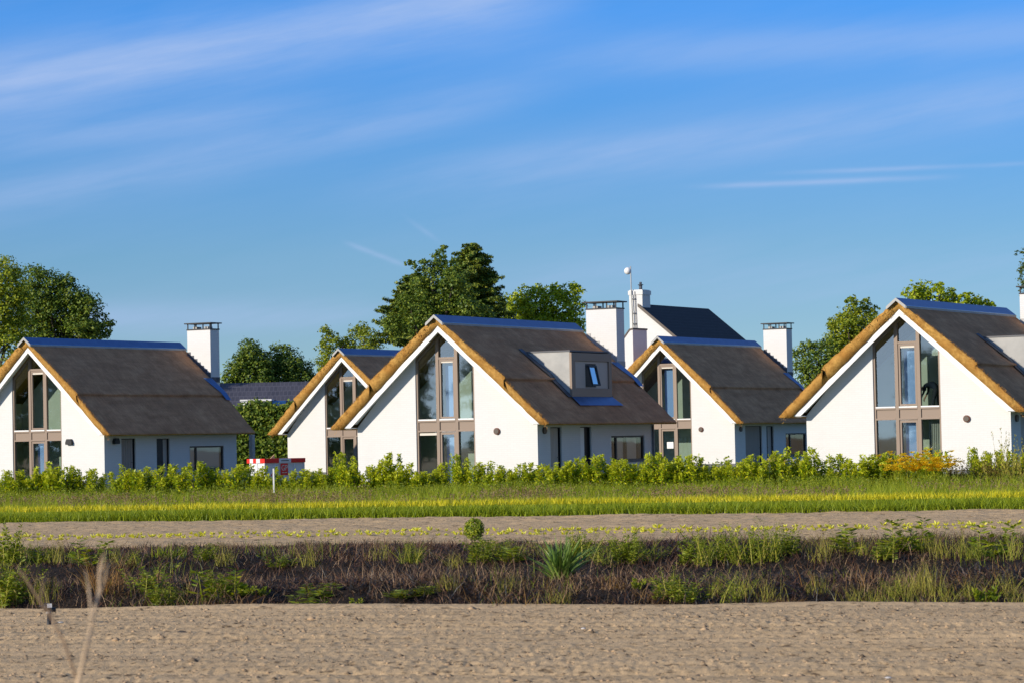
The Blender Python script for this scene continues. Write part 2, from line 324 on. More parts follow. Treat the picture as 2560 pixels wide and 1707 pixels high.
# ground
def soil_mat(name, ca, cb, cc):
    m = mat(name, ca, 0.95, spec=0.15); nt = m.node_tree; b = nt.nodes['Principled BSDF']
    tc = N(nt, 'ShaderNodeTexCoord')
    def nz(scale, nsc, det, rough=0.6, rot=0.263):
        v = N(nt, 'ShaderNodeVectorRotate', rotation_type='Z_AXIS'); v.inputs['Angle'].default_value = rot; nt.links.new(tc.outputs['Object'], v.inputs[0])
        mp = N(nt, 'ShaderNodeMapping'); mp.inputs['Scale'].default_value = scale; nt.links.new(v.outputs[0], mp.inputs[0])
        n = N(nt, 'ShaderNodeTexNoise'); n.inputs['Scale'].default_value = nsc; n.inputs['Detail'].default_value = det; n.inputs['Roughness'].default_value = rough
        nt.links.new(mp.outputs[0], n.inputs[0]); return n.outputs[0]
    big = nz((0.25, 1.0, 1), 0.9, 5); fine = nz((1, 0.6, 1), 9, 7, 0.7); streak = nz((0.07, 1.6, 1), 1.6, 5); grit = nz((1, 1, 1), 30, 4, 0.7)
    r = N(nt, 'ShaderNodeValToRGB'); e = r.color_ramp.elements; e[0].position = 0.30; e[0].color = (*cc, 1); e[1].position = 0.72; e[1].color = (*cb, 1); q = e.new(0.5); q.color = (*ca, 1)
    s = math_n(nt, 'ADD', math_n(nt, 'ADD', math_n(nt, 'MULTIPLY', big, 0.30), math_n(nt, 'MULTIPLY', fine, 0.40)), math_n(nt, 'ADD', math_n(nt, 'MULTIPLY', streak, 0.2), math_n(nt, 'MULTIPLY', grit, 0.1)))
    nt.links.new(s, r.inputs[0])
    spk = nz((0.5, 0.55, 1), 11, 4, 0.6); spk2 = nz((0.4, 0.5, 1), 24, 3, 0.55)      # dark specks: clod shadows put into the soil colour, with some debris
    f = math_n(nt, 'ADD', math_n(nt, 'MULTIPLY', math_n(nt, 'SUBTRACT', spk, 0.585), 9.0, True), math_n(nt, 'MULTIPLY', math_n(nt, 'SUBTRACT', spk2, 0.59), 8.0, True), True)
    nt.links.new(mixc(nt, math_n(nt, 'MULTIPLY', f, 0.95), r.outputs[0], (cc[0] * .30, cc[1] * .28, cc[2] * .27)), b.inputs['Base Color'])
    bp = N(nt, 'ShaderNodeBump'); bp.inputs['Strength'].default_value = 0.6; bp.inputs['Distance'].default_value = 0.03
    nt.links.new(math_n(nt, 'ADD', fine, math_n(nt, 'MULTIPLY', grit, 0.5)), bp.inputs['Height']); nt.links.new(bp.outputs[0], b.inputs['Normal'])
    return m
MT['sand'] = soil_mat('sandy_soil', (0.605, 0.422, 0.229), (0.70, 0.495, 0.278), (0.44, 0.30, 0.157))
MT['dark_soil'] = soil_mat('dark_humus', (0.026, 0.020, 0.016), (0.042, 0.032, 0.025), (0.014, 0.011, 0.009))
MT['lawn'] = noisy('rough_lawn', (0.06, 0.09, 0.02), (0.11, 0.13, 0.035), (1, 1, 1), 0.8, 6, 0.95)

# ------------------------------------------------------------------ ground: one sheet to the horizon plus the field's relief
# X and T are field coordinates: T = Y + 0.27 X runs across the crop rows
def fld(X, T): return np.stack([X, T - 0.27 * X], axis=-1)
def grid_sheet(name, x0, x1, t0, t1, nx, nt_, hfun, m, kind='structure'):
    xs = np.linspace(x0, x1, nx); ts = np.linspace(t0, t1, nt_); Xg, Tg = np.meshgrid(xs, ts)
    P = fld(Xg.ravel(), Tg.ravel()); Z = hfun(Xg.ravel(), Tg.ravel()); V = np.column_stack([P, Z])
    i = np.arange(nx * nt_).reshape(nt_, nx); F = np.stack([i[:-1, :-1].ravel(), i[:-1, 1:].ravel(), i[1:, 1:].ravel(), i[1:, :-1].ravel()], axis=1)
    o = link(name, np_mesh(name, V, [F], m, smooth=True)); tag(o, kind=kind); return o
g = MB(); n = 24
g.add([(-3000, -600, -0.12), (3000, -600, -0.12), (3000, 5000, -0.12), (-3000, 5000, -0.12)], [(0, 1, 2, 3)])
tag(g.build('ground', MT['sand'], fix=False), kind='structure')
def edge_fade(T, t0, t1, w): return np.clip((T - t0) / w, 0, 1) * np.clip((t1 - T) / w, 0, 1)
def h_near(X, T):
    fur = 0.012 * np.sin(T * 2 * math.pi / 1.5 + 0.6 * vnoise(X * 0.3, T * 0.2, 3)) + 0.018 * (vnoise(X * 0.12, T * 1.1, 5) - 0.5)
    fur += 0.007 * np.sin(T * 2 * math.pi / 0.37 + 3 * vnoise(X * 0.15, T * 0.4, 13)) * (0.4 + vnoise(X * 0.3, T * 0.5, 15))
    # one wheel rut near the camera
    fur -= 0.075 * np.exp(-((T - 20.35) / 0.15) ** 2) * (0.7 + 0.6 * vnoise(X * 0.8, T * 0, 9))
    n1 = vnoise(X * 9, T * 9, 1); n2 = vnoise(X * 19, T * 14, 2); n3 = vnoise(X * 2.2, T * 3, 4); n4 = vnoise(X * 10 + 5, T * 8, 8); n5 = vnoise(X * 30, T * 14, 18)
    lump = np.clip(n1 - 0.78, 0, 1) * 0.07 + np.clip(n2 - 0.68, 0, 1) * 0.04 - np.clip(n4 - 0.78, 0, 1) * 0.06 + (n3 - 0.5) * 0.010 + np.clip(n5 - 0.5, 0, 1) * 0.022 + np.clip(vnoise(X * 33, T * 10, 19) - 0.55, 0, 1) * 0.038 - np.clip(vnoise(X * 26, T * 9, 20) - 0.70, 0, 1) * 0.06
    mask = 0.35 + 0.9 * vnoise(X * 0.5, T * 0.8, 6)
    edge = 0.03 * (vnoise(X * 0.6, X * 0, 12) - 0.3) * np.clip((T - 27.6) / 0.8, 0, 1)
    return fur + 0.5 * lump * mask * np.clip((28.2 - T) / 1.2, 0.45, 1) + edge - 0.15 * np.clip((T - 28.55 - 0.25 * vnoise(X * 0.7, X * 0, 14)) / 0.4, 0, 1) + 0.005
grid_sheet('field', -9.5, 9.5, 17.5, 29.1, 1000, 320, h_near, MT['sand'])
def h_bed(X, T):
    w = 0.5 * (vnoise(X * 0.45, X * 0, 21) - 0.5); Tw = T + w
    b1 = 0.17 * np.exp(-((Tw - 30.6) / 1.3) ** 4); b2 = 0.24 * np.exp(-((Tw - 37.6) / 3.0) ** 4); b3 = 0.07 * np.exp(-((Tw - 43.3) / 2.2) ** 4)
    r = (vnoise(X * 1.4, T * 1.4, 22) - 0.5) * 0.10 + (vnoise(X * 4, T * 4, 23) - 0.5) * 0.06 + (vnoise(X * 10, T * 10, 24) - 0.5) * 0.03
    f = edge_fade(T, 28.4, 46.6, 0.9)
    return (b1 + b2 + b3 + r) * f - 0.06 + 0.02 * f
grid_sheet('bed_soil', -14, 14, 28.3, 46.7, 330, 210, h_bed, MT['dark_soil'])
def h_mid(X, T):
    return 0.012 * np.sin(T * 2 * math.pi / 1.6) + (vnoise(X * 5, T * 5, 31) - 0.5) * 0.05 + (vnoise(X * 0.4, T * 1.2, 32) - 0.5) * 0.05 - 0.16 * np.clip((46.6 + 0.5 * vnoise(X * 0.6, X * 0, 37) - T) / 0.5, 0, 1)
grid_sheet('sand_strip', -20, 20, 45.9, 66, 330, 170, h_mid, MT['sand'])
def h_far(X, T): return (vnoise(X * 0.6, T * 0.6, 41) - 0.5) * 0.08 + 0.0 * T
grid_sheet('yard_ground', -90, 90, 65.5, 330, 120, 120, h_far, MT['lawn'])

# ------------------------------------------------------------------ thatched houses
K1, K2, XS, ZS = 0.835, 1.01, 3.363, 4.57          # upper and lower pitch, the step in the thatch
def z_top(x):
    x = abs(x); return 7.38 - K1 * x if x <= XS else 4.47 - 0.982 * (x - XS)
def z_und(x):
    x = abs(x); return 6.99 - 0.930 * x
class HB(MB):
    dz = 0.0
    def build(s, name, mats, parent=None, **kw):
        s.v = [(x, y, z + s.dz * (z - 2.45) / 5 if z > 2.45 else z) for x, y, z in s.v]
        return MB.build(s, name, mats, parent, **kw)
def ribs(mb, x, y0, y1, z0, z1, n, mi=0, d=0.018):
    st = (y1 - y0) / n
    for i in range(n): mb.box(x - 0.02, x + d, y0 + i * st + 0.012, y0 + (i + 1) * st - 0.012, z0, z1, mi)
def roof_mesh(seed, dz, Lr=12.3, Lb=11.83):
    prof = []
    def seg(a, b, st, tagm):
        n = max(1, int(round(math.hypot(b[0] - a[0], b[1] - a[1]) / st)))
        for i in range(n): t = i / n; prof.append((a[0] + (b[0] - a[0]) * t, a[1] + (b[1] - a[1]) * t, tagm))
    seg((0, 7.38), (XS, ZS), 0.16, 0); seg((XS, ZS), (XS + 0.03, ZS - 0.06), 1, 0); seg((XS + 0.03, ZS - 0.06), (XS - 0.05, 4.46), 1, 1); seg((XS - 0.05, 4.46), (5.40, 2.47), 0.16, 0)
    seg((5.40, 2.47), (5.34, 2.41), 1, 1); seg((5.34, 2.41), (4.86, 2.45), 0.3, 2); seg((4.86, 2.455), (3.2, 4.014), 0.4, 2); seg((3.2, 4.014), (0, 6.99), 0.4, 2)
    right = prof + [(0, 6.99, 2)]
    left = [(-x, z, m) for x, z, m in right[1:-1]][::-1]
    P = right + left; n = len(P)
    ys = [0.0, 0.05, 0.12, 0.25] + list(np.arange(0.6, 11.6, 0.4)) + [11.75, 11.95, 12.0]
    V = []; rng = np.random.default_rng(seed)
    for j, s_ in enumerate(ys):
        for i, (x, z, m) in enumerate(P):
            f = (7.38 - z) / 4.93
            yb = Lr + (Lb - Lr) * min(1, max(0, f)); yf = -0.775 + (0.22 if m == 2 else 0.0)
            y = yf + (yb - yf) * s_ / 12.0
            nx, nz = (0.62 * (1 if x >= 0 else -1), 0.78)
            d = 0.0
            if m < 2:
                d = 0.045 * (vnoise(np.array([x * 1.1 + seed]), np.array([y * 0.9]), seed)[0] - 0.5) + 0.03 * (vnoise(np.array([x * 4.0]), np.array([y * 3.1 + seed]), seed + 1)[0] - 0.5)
                if abs(x) < 0.8: d *= 0.3
            if j == 0: y += rng.uniform(-0.045, 0.03); d += rng.uniform(-0.03, 0.02) if m < 2 else rng.uniform(-.01, .01)
            V.append((x + nx * d, y, z + nz * d))
    V = np.array(V); V[:, 2] += np.where(V[:, 2] > 2.45, dz * (V[:, 2] - 2.45) / 5, 0)
    q = []; mi = []
    for j in range(len(ys) - 1):
        for i in range(n):
            k = (i + 1) % n; a = P[i][2]; c = P[k][2]
            q.append((j * n + i, j * n + k, (j + 1) * n + k, (j + 1) * n + i))
            top = a == 0 and (c == 0 or P[k][1] > 7.3); mi.append(0 if (a < 2 and c < 2 and j > 0) else 1)
    # end faces: right and left halves as quads between the top and the underside lines
    for j, flip in ((0, False), (len(ys) - 1, True)):
        half = [i for i in range(n) if P[i][0] >= 0 and i < len(right)]
        for side in (0, 1):
            ring = list(range(len(right))) if side == 0 else [0] + list(range(n - 1, len(right) - 2, -1))
            tops = [i for i in ring if P[i][2] < 2]; unders = [i for i in ring if P[i][2] == 2][::-1]
            pu = np.array([P[i][0] for i in unders]); 
            # walk both lines from the ridge down, joining nearest fractions
            a = b = 0; la, lb = len(tops) - 1, len(unders) - 1
            while a < la or b < lb:
                if b >= lb or (a < la and (a + 1) / la <= (b + 1) / lb): f = (tops[a], tops[a + 1], unders[b]); a += 1
                else: f = (tops[a], unders[b + 1], unders[b]); b += 1
                q.append(tuple(j * n + t for t in (f if flip == (side == 0) else f[::-1]))); mi.append(1)
    quads = np.array([f for f in q if len(f) == 4]); tris = np.array([f for f in q if len(f) == 3])
    mi = [m for m, f in zip(mi, q) if len(f) == 4] + [m for m, f in zip(mi, q) if len(f) == 3]
    # loose straw along the verge, the eaves and the step
    SV = []; SF = []; base = len(V)
    def straw(p, d, w):
        k = base + len(SV) ; SV.extend([(p[0] - w, p[1], p[2]), (p[0] + w, p[1], p[2]), (p[0] + d[0], p[1] + d[1], p[2] + d[2])]); SF.append((k, k + 1, k + 2))
    def zz(z): return z + (dz * (z - 2.45) / 5 if z > 2.45 else 0)
    for _ in range(900):
        x = rng.uniform(0.75, 5.38) * rng.choice((1, -1)); t = 0.0
        straw((x, -0.76 + rng.uniform(0, 0.1), zz(z_top(x) - rng.uniform(0, 0.06))), (0.05 * np.sign(x) + rng.uniform(-.04, .06), rng.uniform(-.10, -.01), rng.uniform(-.02, .085)), 0.012)
    for _ in range(900):
        x = rng.uniform(0.2, 5.3) * rng.choice((1, -1)); u = rng.uniform(0.02, 0.48)
        straw((x, -0.775 + u * 0.40, zz(z_top(x) - u * 0.95)), (0.05 * np.sign(x) * rng.uniform(0, 1), rng.uniform(-.05, -.015), rng.uniform(-.06, -.01)), 0.014)
    V = np.vstack([V, np.array(SV)]); tris = np.vstack([tris, np.array(SF)])
    mi += [1] * len(SF)
    return np_mesh('thatch', V, [quads, tris], [MT['thatch'], MT['straw']], mi, smooth=False)
def thatched_house(spec):
    X, Y, th, sc, dz = spec['pose']; HB.dz = dz
    r = empty('thatched_house', (X, Y, 0), -math.radians(th), sc); tag(r, spec['label'], 'house', 'white thatched houses along the field')
    W_, LW = 4.463, 11.34; xl, xr = spec['win_x']
    o = link('roof', roof_mesh(spec['seed'], dz), r)
    # walls
    w = HB()
    def gable_half(x0, x1):
        xs = sorted({x0, x1, *[v for v in (-3.2, 3.2) if x0 < v < x1]})
        top = [(x, (z_und(x) - 0.05) if abs(x) < 4.4 else 2.50) for x in xs]
        w.prism([(x0, -0.15)] + [(x1, -0.15)] + top[::-1], 'y', 0, 0.3)
    gable_half(-W_, xl); gable_half(xr, W_)
    w.prism([(-W_, -0.15), (W_, -0.15), (W_, 2.5), (3.2, z_und(3.2) - .05), (0, z_und(0) - .05), (-3.2, z_und(3.2) - .05), (-W_, 2.5)], 'y', LW - 0.3, LW)
    w.box(-W_, -W_ + 0.3, 0.3, LW - 0.3, -0.15, 2.5)
    ops = sorted(spec['openings']); y = 0.3
    for (a, b, z0, z1) in ops:
        w.box(W_ - 0.3, W_, y, a, -0.15, 2.5)
        if z0 > 0: w.box(W_ - 0.3, W_, a, b, -0.15, z0)
        w.box(W_ - 0.3, W_, a, b, z1, 2.5); y = b
    w.box(W_ - 0.3, W_, y, LW - 0.3, -0.15, 2.5)
    w.build('wall', MT['wall'], r)
    for a_, b_ in ((-W_ - 0.004, xl), (xr, W_ + 0.004)): p = HB(); p.box(a_, b_, -0.012, 0.0, -0.15, 0.16); p.build('plinth', MT['plinth'], r)
    # white barge boards and soffit
    f = HB()
    for s_ in (1, -1):
        out = [(0, z_und(0) + 0.03), (3.2 * s_, z_und(3.2) + 0.03), (4.83 * s_, 2.492)]
        inn = [(4.50 * s_, 2.492), (3.2 * s_, z_und(3.2) - 0.30), (0, z_und(0) - 0.29)]
        f.prism(out + inn, 'y', -0.53, -0.48)
        f.prism([(0, z_und(0) + 0.02), (3.2 * s_, z_und(3.2) + 0.02), (4.46 * s_, 2.81), (4.46 * s_, 2.66), (3.2 * s_, z_und(3.2) - 0.08), (0, z_und(0) - 0.08)], 'y', -0.48, -0.003)
        f.box(*sorted((4.466 * s_, 4.86 * s_)), -0.47, 11.6, 2.46, 2.50)
    f.build('barge_board', MT['white'], r)
    # ridge cap
    c = HB(); hw = 0.42
    for s_ in (1, -1):
        c.prism([(0, 7.475), (hw * s_, 7.475 - K1 * hw), (hw * s_, 7.44 - K1 * hw), (0, 7.42)], 'y', -0.83, 12.35)
        c.prism([(0, 7.475), (hw * s_, 7.475 - K1 * hw), (hw * s_ + 0.0, 7.33 - K1 * hw), (0, 7.34)], 'y', -0.86, -0.832, 1)
        c.box(*sorted((hw * s_, (hw + 0.03) * s_)), -0.83, 12.35, 7.36 - K1 * hw, 7.45 - K1 * hw, 1)
    c.build('ridge_cap', [MT['zinc'], MT['cladding']], r)
    # gable window
    gw = HB(); zt = lambda x: z_und(x) - 0.10; j = 0.085; m1, m2 = spec['mull']; T0, T1 = 2.24, 2.74; CB = spec['cb']
    def bar(x0, x1, z0, z1, y0=0.05, y1=0.20, mi=0): gw.box(x0, x1, y0, y1, z0, z1, mi)
    def post(x0, x1, y0=0.05, y1=0.20):
        if x0 < 0 < x1: gw.prism([(x0, 0), (x1, 0), (x1, zt(x1)), (0, zt(0)), (x0, zt(x0))], 'y', y0, y1)
        else: gw.prism([(x0, 0), (x1, 0), (x1, zt(x1)), (x0, zt(x0))], 'y', y0, y1)
    post(xl, xl + j, 0.052); post(xr - j, xr, 0.052); post(m1 - 0.075, m1 + 0.075); post(m2 - 0.075, m2 + 0.075)
    for s0, s1 in ((xl, m1), (m1, m2), (m2, xr)):
        for a in (T0, T1 - 0.06): bar(s0 + 0.08, s1 - 0.08, a, a + 0.07, 0.045, 0.20)
        bar(s0 + 0.08, s1 - 0.08, T0 + 0.07, T1 - 0.06, 0.10, 0.19)
        bar(s0 + 0.08, s1 - 0.08, T1 + 0.01, T1 + 0.07, 0.03, 0.20, 1)
    def top_rail(x0, x1): gw.prism([(x0, zt(x0)), (x1, zt(x1)), (x1, zt(x1) - 0.16), (x0, zt(x0) - 0.16)], 'y', 0.07, 0.19)
    top_rail(xl + j, m1 - 0.075); top_rail(m2 + 0.075, xr - j); top_rail(m1 + 0.075, 0); top_rail(0, m2 - 0.075)
    bar(m1 + 0.075, m2 - 0.075, CB - 0.05, CB + 0.05, 0.06)
    a, b = m1 + 0.10, m2 - 0.09          # opening sash in the middle bay
    for (x0, x1, z0, z1) in ((a, a + 0.07, T1 + 0.09, CB - 0.06), (b - 0.07, b, T1 + 0.09, CB - 0.06), (a + 0.07, b - 0.07, T1 + 0.09, T1 + 0.17), (a + 0.07, b - 0.07, CB - 0.14, CB - 0.06)): bar(x0, x1, z0, z1, 0.075, 0.18)
    for (x0, x1, z0, z1) in ((a, a + 0.07, 0.05, T0 - 0.02), (b - 0.07, b, 0.05, T0 - 0.02), (a + 0.07, b - 0.07, T0 - 0.12, T0 - 0.02)): bar(x0, x1, z0, z1, 0.075, 0.18)
    fr = gw.build('gable_window', [MT['frame'], MT['white']], r)
    gl = HB(); gy = 0.15
    for x0, x1, z0 in ((xl + 0.05, m1, 0.02), (m2, xr - 0.05, 0.02)):
        gl.add([(x0, gy, z0), (x1, gy, z0), (x1, gy, T0 + 0.03), (x0, gy, T0 + 0.03)], [(0, 1, 2, 3)]); gl.add([(x0, gy, T1), (x1, gy, T1), (x1, gy, zt(x1) - 0.03), (x0, gy, zt(x0) - 0.03)], [(0, 1, 2, 3)])
    gl.add([(m1, gy, 0.02), (m2, gy, 0.02), (m2, gy, T0 + 0.03), (m1, gy, T0 + 0.03)], [(0, 1, 2, 3)])
    gl.add([(m1, gy, T1), (m2, gy, T1), (m2, gy, CB), (m1, gy, CB)], [(0, 1, 2, 3)])
    gl.add([(m1, gy, CB), (m2, gy, CB), (m2, gy, zt(m2) - 0.03), (0, gy, zt(0) - 0.03), (m1, gy, zt(m1) - 0.03)], [(0, 1, 2, 3, 4)])
    gl.build('glazing', MT['glass'], fr, fix=False)
    for k in spec.get('film', ()):
        fb = HB(); z0, z1 = ((T1 + 0.12, CB - 0.3), (0.05, T0 - 0.10))[k]; fb.box(a + 0.10, b - 0.03, 0.42, 0.44, z0, z1); fb.build('blue_blind', MT['film'], fr)
    for (bx0, bx1, zt_) in spec.get('blinds', ()):
        bb = HB(); bb.box(bx0, bx1, 0.10, 0.145, zt_ - 0.10, zt_); bb.build('roller_blind', MT['blind'], fr)
    if spec.get('notice'):
        nb = HB(); nb.box(-0.02, 0.40, 0.135, 0.142, 1.10, 1.48); nb.build('paper_notice', MT['white'], fr)
    # rooms behind the glass
    rm = HB(); D = 2.3
    rm.box(-4.0, 4.0, D, D + 0.1, 0.0, 2.9, 0); rm.prism([(-3.6, 2.64), (3.6, 2.64), (3.3, 3.3), (0, 6.3), (-3.3, 3.3)], 'y', 1.75, 1.85, 0)
    rm.box(-4.1, 4.1, 0.32, D, 2.30, 2.62, 0); rm.box(-4.1, 4.1, 0.32, D, -0.05, 0.0, 0)
    rm.box(-2.9, -2.8, 0.4, D, 0.0, 2.3, 0); rm.box(2.7, 2.8, 0.4, D, 0.0, 2.3, 0); rm.box(-2.5, -2.4, 0.6, 1.745, 2.63, 4.2, 0); rm.box(2.3, 2.4, 0.6, 1.745, 2.63, 4.2, 0)
    for (x0, x1) in spec.get('curtain', ()):
        n = 16
        for k in range(n):
            t = x0 + (x1 - x0) * k / n; rm.box(t, t + (x1 - x0) / n * 0.93, 0.55 + 0.03 * (k % 2), 0.60 + 0.03 * (k % 2), 0.02, 2.2, 1)
    rm.build('interior', [MT['room'], MT['cladding']], r)
    # chimney
    for (x0, x1, y0, y1, zc, cap, z0) in spec['chimney']:
        ch = HB(); ch.box(x0, x1, y0, y1, z0, zc - 0.13); chim = ch.build('chimney', MT['wall'], r)
        cp = HB(); cp.box(x0 - 0.03, x1 + 0.03, y0 - 0.03, y1 + 0.03, zc - 0.13, zc - 0.07)
        if cap:
            cp.box(x0 - 0.12, x1 + 0.12, y0 - 0.12, y1 + 0.12, zc + 0.20, zc + 0.26)
            for px_ in (x0 + 0.03, x0 + 0.5, x1 - 0.5, x1 - 0.03):
                for py_ in (y0 + 0.03, y1 - 0.03): cp.box(px_ - 0.025, px_ + 0.025, py_ - 0.025, py_ + 0.025, zc - 0.07, zc + 0.20)
            for px_ in (x0 + 0.25, x1 - 0.55): cp.box(px_, px_ + 0.26, y0 + 0.2, y1 - 0.2, zc - 0.07, zc + 0.05, 1)
        cp.build('chimney_cap', [MT['black'], MT['cladding']], chim)
        if cap:
            fl = HB(); ns = 7
            for k in range(ns):
                xa = x0 + (x1 - x0) * k / ns; xb = x0 + (x1 - x0) * (k + 1) / ns; zb = z_top(xb) - 0.15; fl.box(xa, xb - 0.004, y0 - 0.018, y0 - 0.002, zb, z_top(xb) + 0.34)
            fl.box(x1 + 0.002, x1 + 0.02, y0 + 0.05, y1, z_top(x1) - 0.2, z_top(x1) + 0.08)
            fl.build('stepped_flashing', spec.get('flash', MT['lead']), chim)
            ap = HB()
            for k in range(4):
                xa, xb = x1 + 0.03 + k * 0.32, x1 + 0.03 + (k + 1) * 0.32
                ap.add([(xa, y0 - 0.75 + k * .1, z_top(xa) + 0.05), (xb, y0 - 0.75 + (k + 1) * .1, z_top(xb) + 0.05), (xb, y0 + 0.05, z_top(xb) + 0.05), (xa, y0 + 0.05, z_top(xa) + 0.05)], [(0, 1, 2, 3)])
            ap.build('apron_flashing', MT['zinc'], chim, fix=False)
    # side doors, windows, lamps
    for dsp in spec['doors']:
        y0, y1, z1, split, ml, mr_, rib = dsp
        d = HB(); xo = W_ - 0.09
        if rib: d.box(xo - 0.03, xo, y0 + .03, split, 0.0, z1 - .03, 0); ribs(d, xo, y0 + .04, split - .01, 0.02, z1 - 0.06, rib)
        else: d.box(xo - 0.03, xo, y0 + .03, split, 0.0, z1 - .03, 0)
        d.box(xo - 0.10, xo - 0.06, split, y1 - .03, 0.0, z1 - .03, 1)
        d.box(xo - 0.12, xo + 0.02, y1 - .05, y1, 0, z1, 2); d.box(xo - 0.12, xo + 0.02, y0, y1 - .05, z1 - .04, z1, 2); d.box(xo - 0.12, xo + 0.02, y0, y0 + .03, 0, z1 - .04, 2)
        od = d.build('door', [ml, mr_, MT['black']], r)
        h = HB(); h.tube([(xo + 0.02, split - .08, 1.05), (xo + 0.07, split - .08, 1.05), (xo + 0.07, split - .2, 1.05)], 0.012, 6); h.build('handle', MT['black'], od)
    y0, y1, z0, z1, ms, pan = spec['side_window']
    sw = HB(); xo = W_ - 0.05
    for (a_, b_, c_, d_) in ((y0, y1, z0, z0 + .08), (y0, y1, z1 - .08, z1), (y0, y0 + .08, z0 + .08, z1 - .08), (y1 - .08, y1, z0 + .08, z1 - .08), (ms - .05, ms + .05, z0 + .08, z1 - .08)): sw.box(xo - 0.1, xo, a_, b_, c_, d_)
    sw.box(W_ - 0.05, W_ + 0.05, y0 - 0.04, y1 + 0.04, z0 - 0.05, z0 - 0.002, 1)
    so_ = sw.build('side_window', [MT['frame_dark'], MT['plinth']], r)
    pg = HB(); pg.add([(xo - 0.05, y0 + .05, z0 + .05), (xo - 0.05, y1 - .05, z0 + .05), (xo - 0.05, y1 - .05, z1 - .05), (xo - 0.05, y0 + .05, z1 - .05)], [(0, 1, 2, 3)]); pg.build('glazing', MT['glass_dark'], so_, fix=False)
    if pan:
        for k, (a_, b_, m_) in enumerate(pan):
            bl = HB(); bl.box(xo - 0.13, xo - 0.11 , a_, b_, z0 + .05, z1 - .05); bl.build('roller_blind', m_, so_)
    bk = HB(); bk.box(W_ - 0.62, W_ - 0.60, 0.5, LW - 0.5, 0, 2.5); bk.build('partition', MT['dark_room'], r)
    for (lx, ly, lz, kind) in spec['lamps']:
        l = HB(); gab = ly == 0
        if kind == 'disc':
            n = 18
            if gab:
                l.prism([(lx + 0.145 * math.cos(q * 2 * math.pi / n), lz + 0.145 * math.sin(q * 2 * math.pi / n)) for q in range(n)], 'y', -0.07, -0.002, 0)
                l.prism([(lx + 0.11 * math.cos(q * 2 * math.pi / n), lz + 0.11 * math.sin(q * 2 * math.pi / n)) for q in range(n)], 'y', -0.10, -0.072, 1)
            else: 
                l.prism([(ly + 0.15 * math.cos(q * 2 * math.pi / n), lz + 0.15 * math.sin(q * 2 * math.pi / n)) for q in range(n)], 'x', W_ + 0.002, W_ + 0.08, 1)
        else:
            hx = [(-.19, -.12), (.19, -.12), (.20, .0), (.12, .17), (-.12, .17), (-.20, .0)]
            if gab: l.prism([(lx + u, lz + v) for u, v in hx], 'y', -0.17, -0.002, 1)
            else: l.prism([(ly + u, lz + v) for u, v in hx], 'x', W_ + 0.002, W_ + 0.2, 1)
        l.build('wall_lamp', [MT['rust'], MT['frame_dark'] if kind == 'disc' else MT['black']], r)
    if spec.get('pipe'):
        pp = HB(); pp.tube([(W_ + 0.06, LW - 0.25, 0), (W_ + 0.06, LW - 0.25, 2.4)], 0.05, 8); pp.build('downpipe', MT['plinth'], r)
    # dormers
    for (sgn, y0, y1, win) in spec.get('dormers', ()):
        xf = 4.09 if sgn > 0 else 4.09; zt_ = 5.77
        d = HB()
        for ya, yb in ((y0, y0 + 0.08), (y1 - 0.08, y1)):
            d.prism([(sgn * 1.9, zt_), (sgn * xf, zt_), (sgn * xf, 3.5), (sgn * 3.3, 4.3), (sgn * 1.9, 5.6)], 'y', ya, yb, 0)
        d.box(*sorted((sgn * 1.75, sgn * (xf + 0.03))), y0 - 0.03, y1 + 0.03, zt_ + 0.002, zt_ + 0.07, 1)
        dm = d.build('dormer', [MT['cladding'], MT['plinth']], r)
        ff = HB(); xa, xb = sgn * (xf + 0.001), sgn * (xf + 0.11)
        lo, hi = min(xa, xb), max(xa, xb); zb = 3.72
        ff.box(lo, hi, y0 - .03, y0 + .32, zb, zt_ - 0.04); ff.box(lo, hi, y1 - .24, y1 + .03, zb, zt_ - 0.04)
        ff.box(lo, hi, y0 + .32, y1 - .24, zb, 4.10); ff.box(lo, hi, y0 + .32, y1 - .24, 5.36, zt_ - 0.04)
        ff.build('dormer_front', MT['frame'], dm)
        pl = HB(); px0, px1 = sorted((sgn * (xf + 0.002), sgn * (xf + 0.05)))
        pl.box(px0, px1, y0 + .33, y0 + 1.38, 4.11, 5.35); pl.box(px0, px1, y0 + 2.42, y1 - .25, 4.11, 5.35); pl.box(px0, px1, y0 + 1.381, y0 + 2.419, 5.24, 5.35); pl.box(px0, px1, y0 + 1.381, y0 + 2.419, 4.11, 4.16)
        pl.build('cladding_panel', MT['grey_panel'], dm)
        if win:
            ow = HB(); wy0, wy1, wz0, wz1 = y0 + 1.42, y0 + 2.38, 4.18, 5.22
            ow.box(px0, px1 - 0.01, wy0, wy1, wz0, wz1)  # black block stands in for the shade inside the open window
            wo = ow.build('dormer_window', MT['black'], dm)
            sh = HB(); t0 = 0.20     # the sash stands ajar at its foot
            def sp_(y_, u): return (px1 + 0.05 + t0 * u, y_, wz1 - .06 - (wz1 - wz0 - .10) * u)
            for (ya, yb, ua, ub) in ((wy0 + .08, wy0 + .16, 0, 1), (wy1 - .16, wy1 - .08, 0, 1), (wy0 + .16, wy1 - .16, 0, .08), (wy0 + .16, wy1 - .16, .92, 1)):
                p8 = [sp_(ya, ua), sp_(yb, ua), sp_(yb, ub), sp_(ya, ub)]; p8 += [(x_ + 0.05, y_, z_ + 0.01) for x_, y_, z_ in p8]
                sh.add(p8, [(0, 1, 2, 3), (4, 5, 6, 7), (0, 1, 5, 4), (1, 2, 6, 5), (2, 3, 7, 6), (3, 0, 4, 7)])
            sh.build('opening_sash', MT['black'], wo)
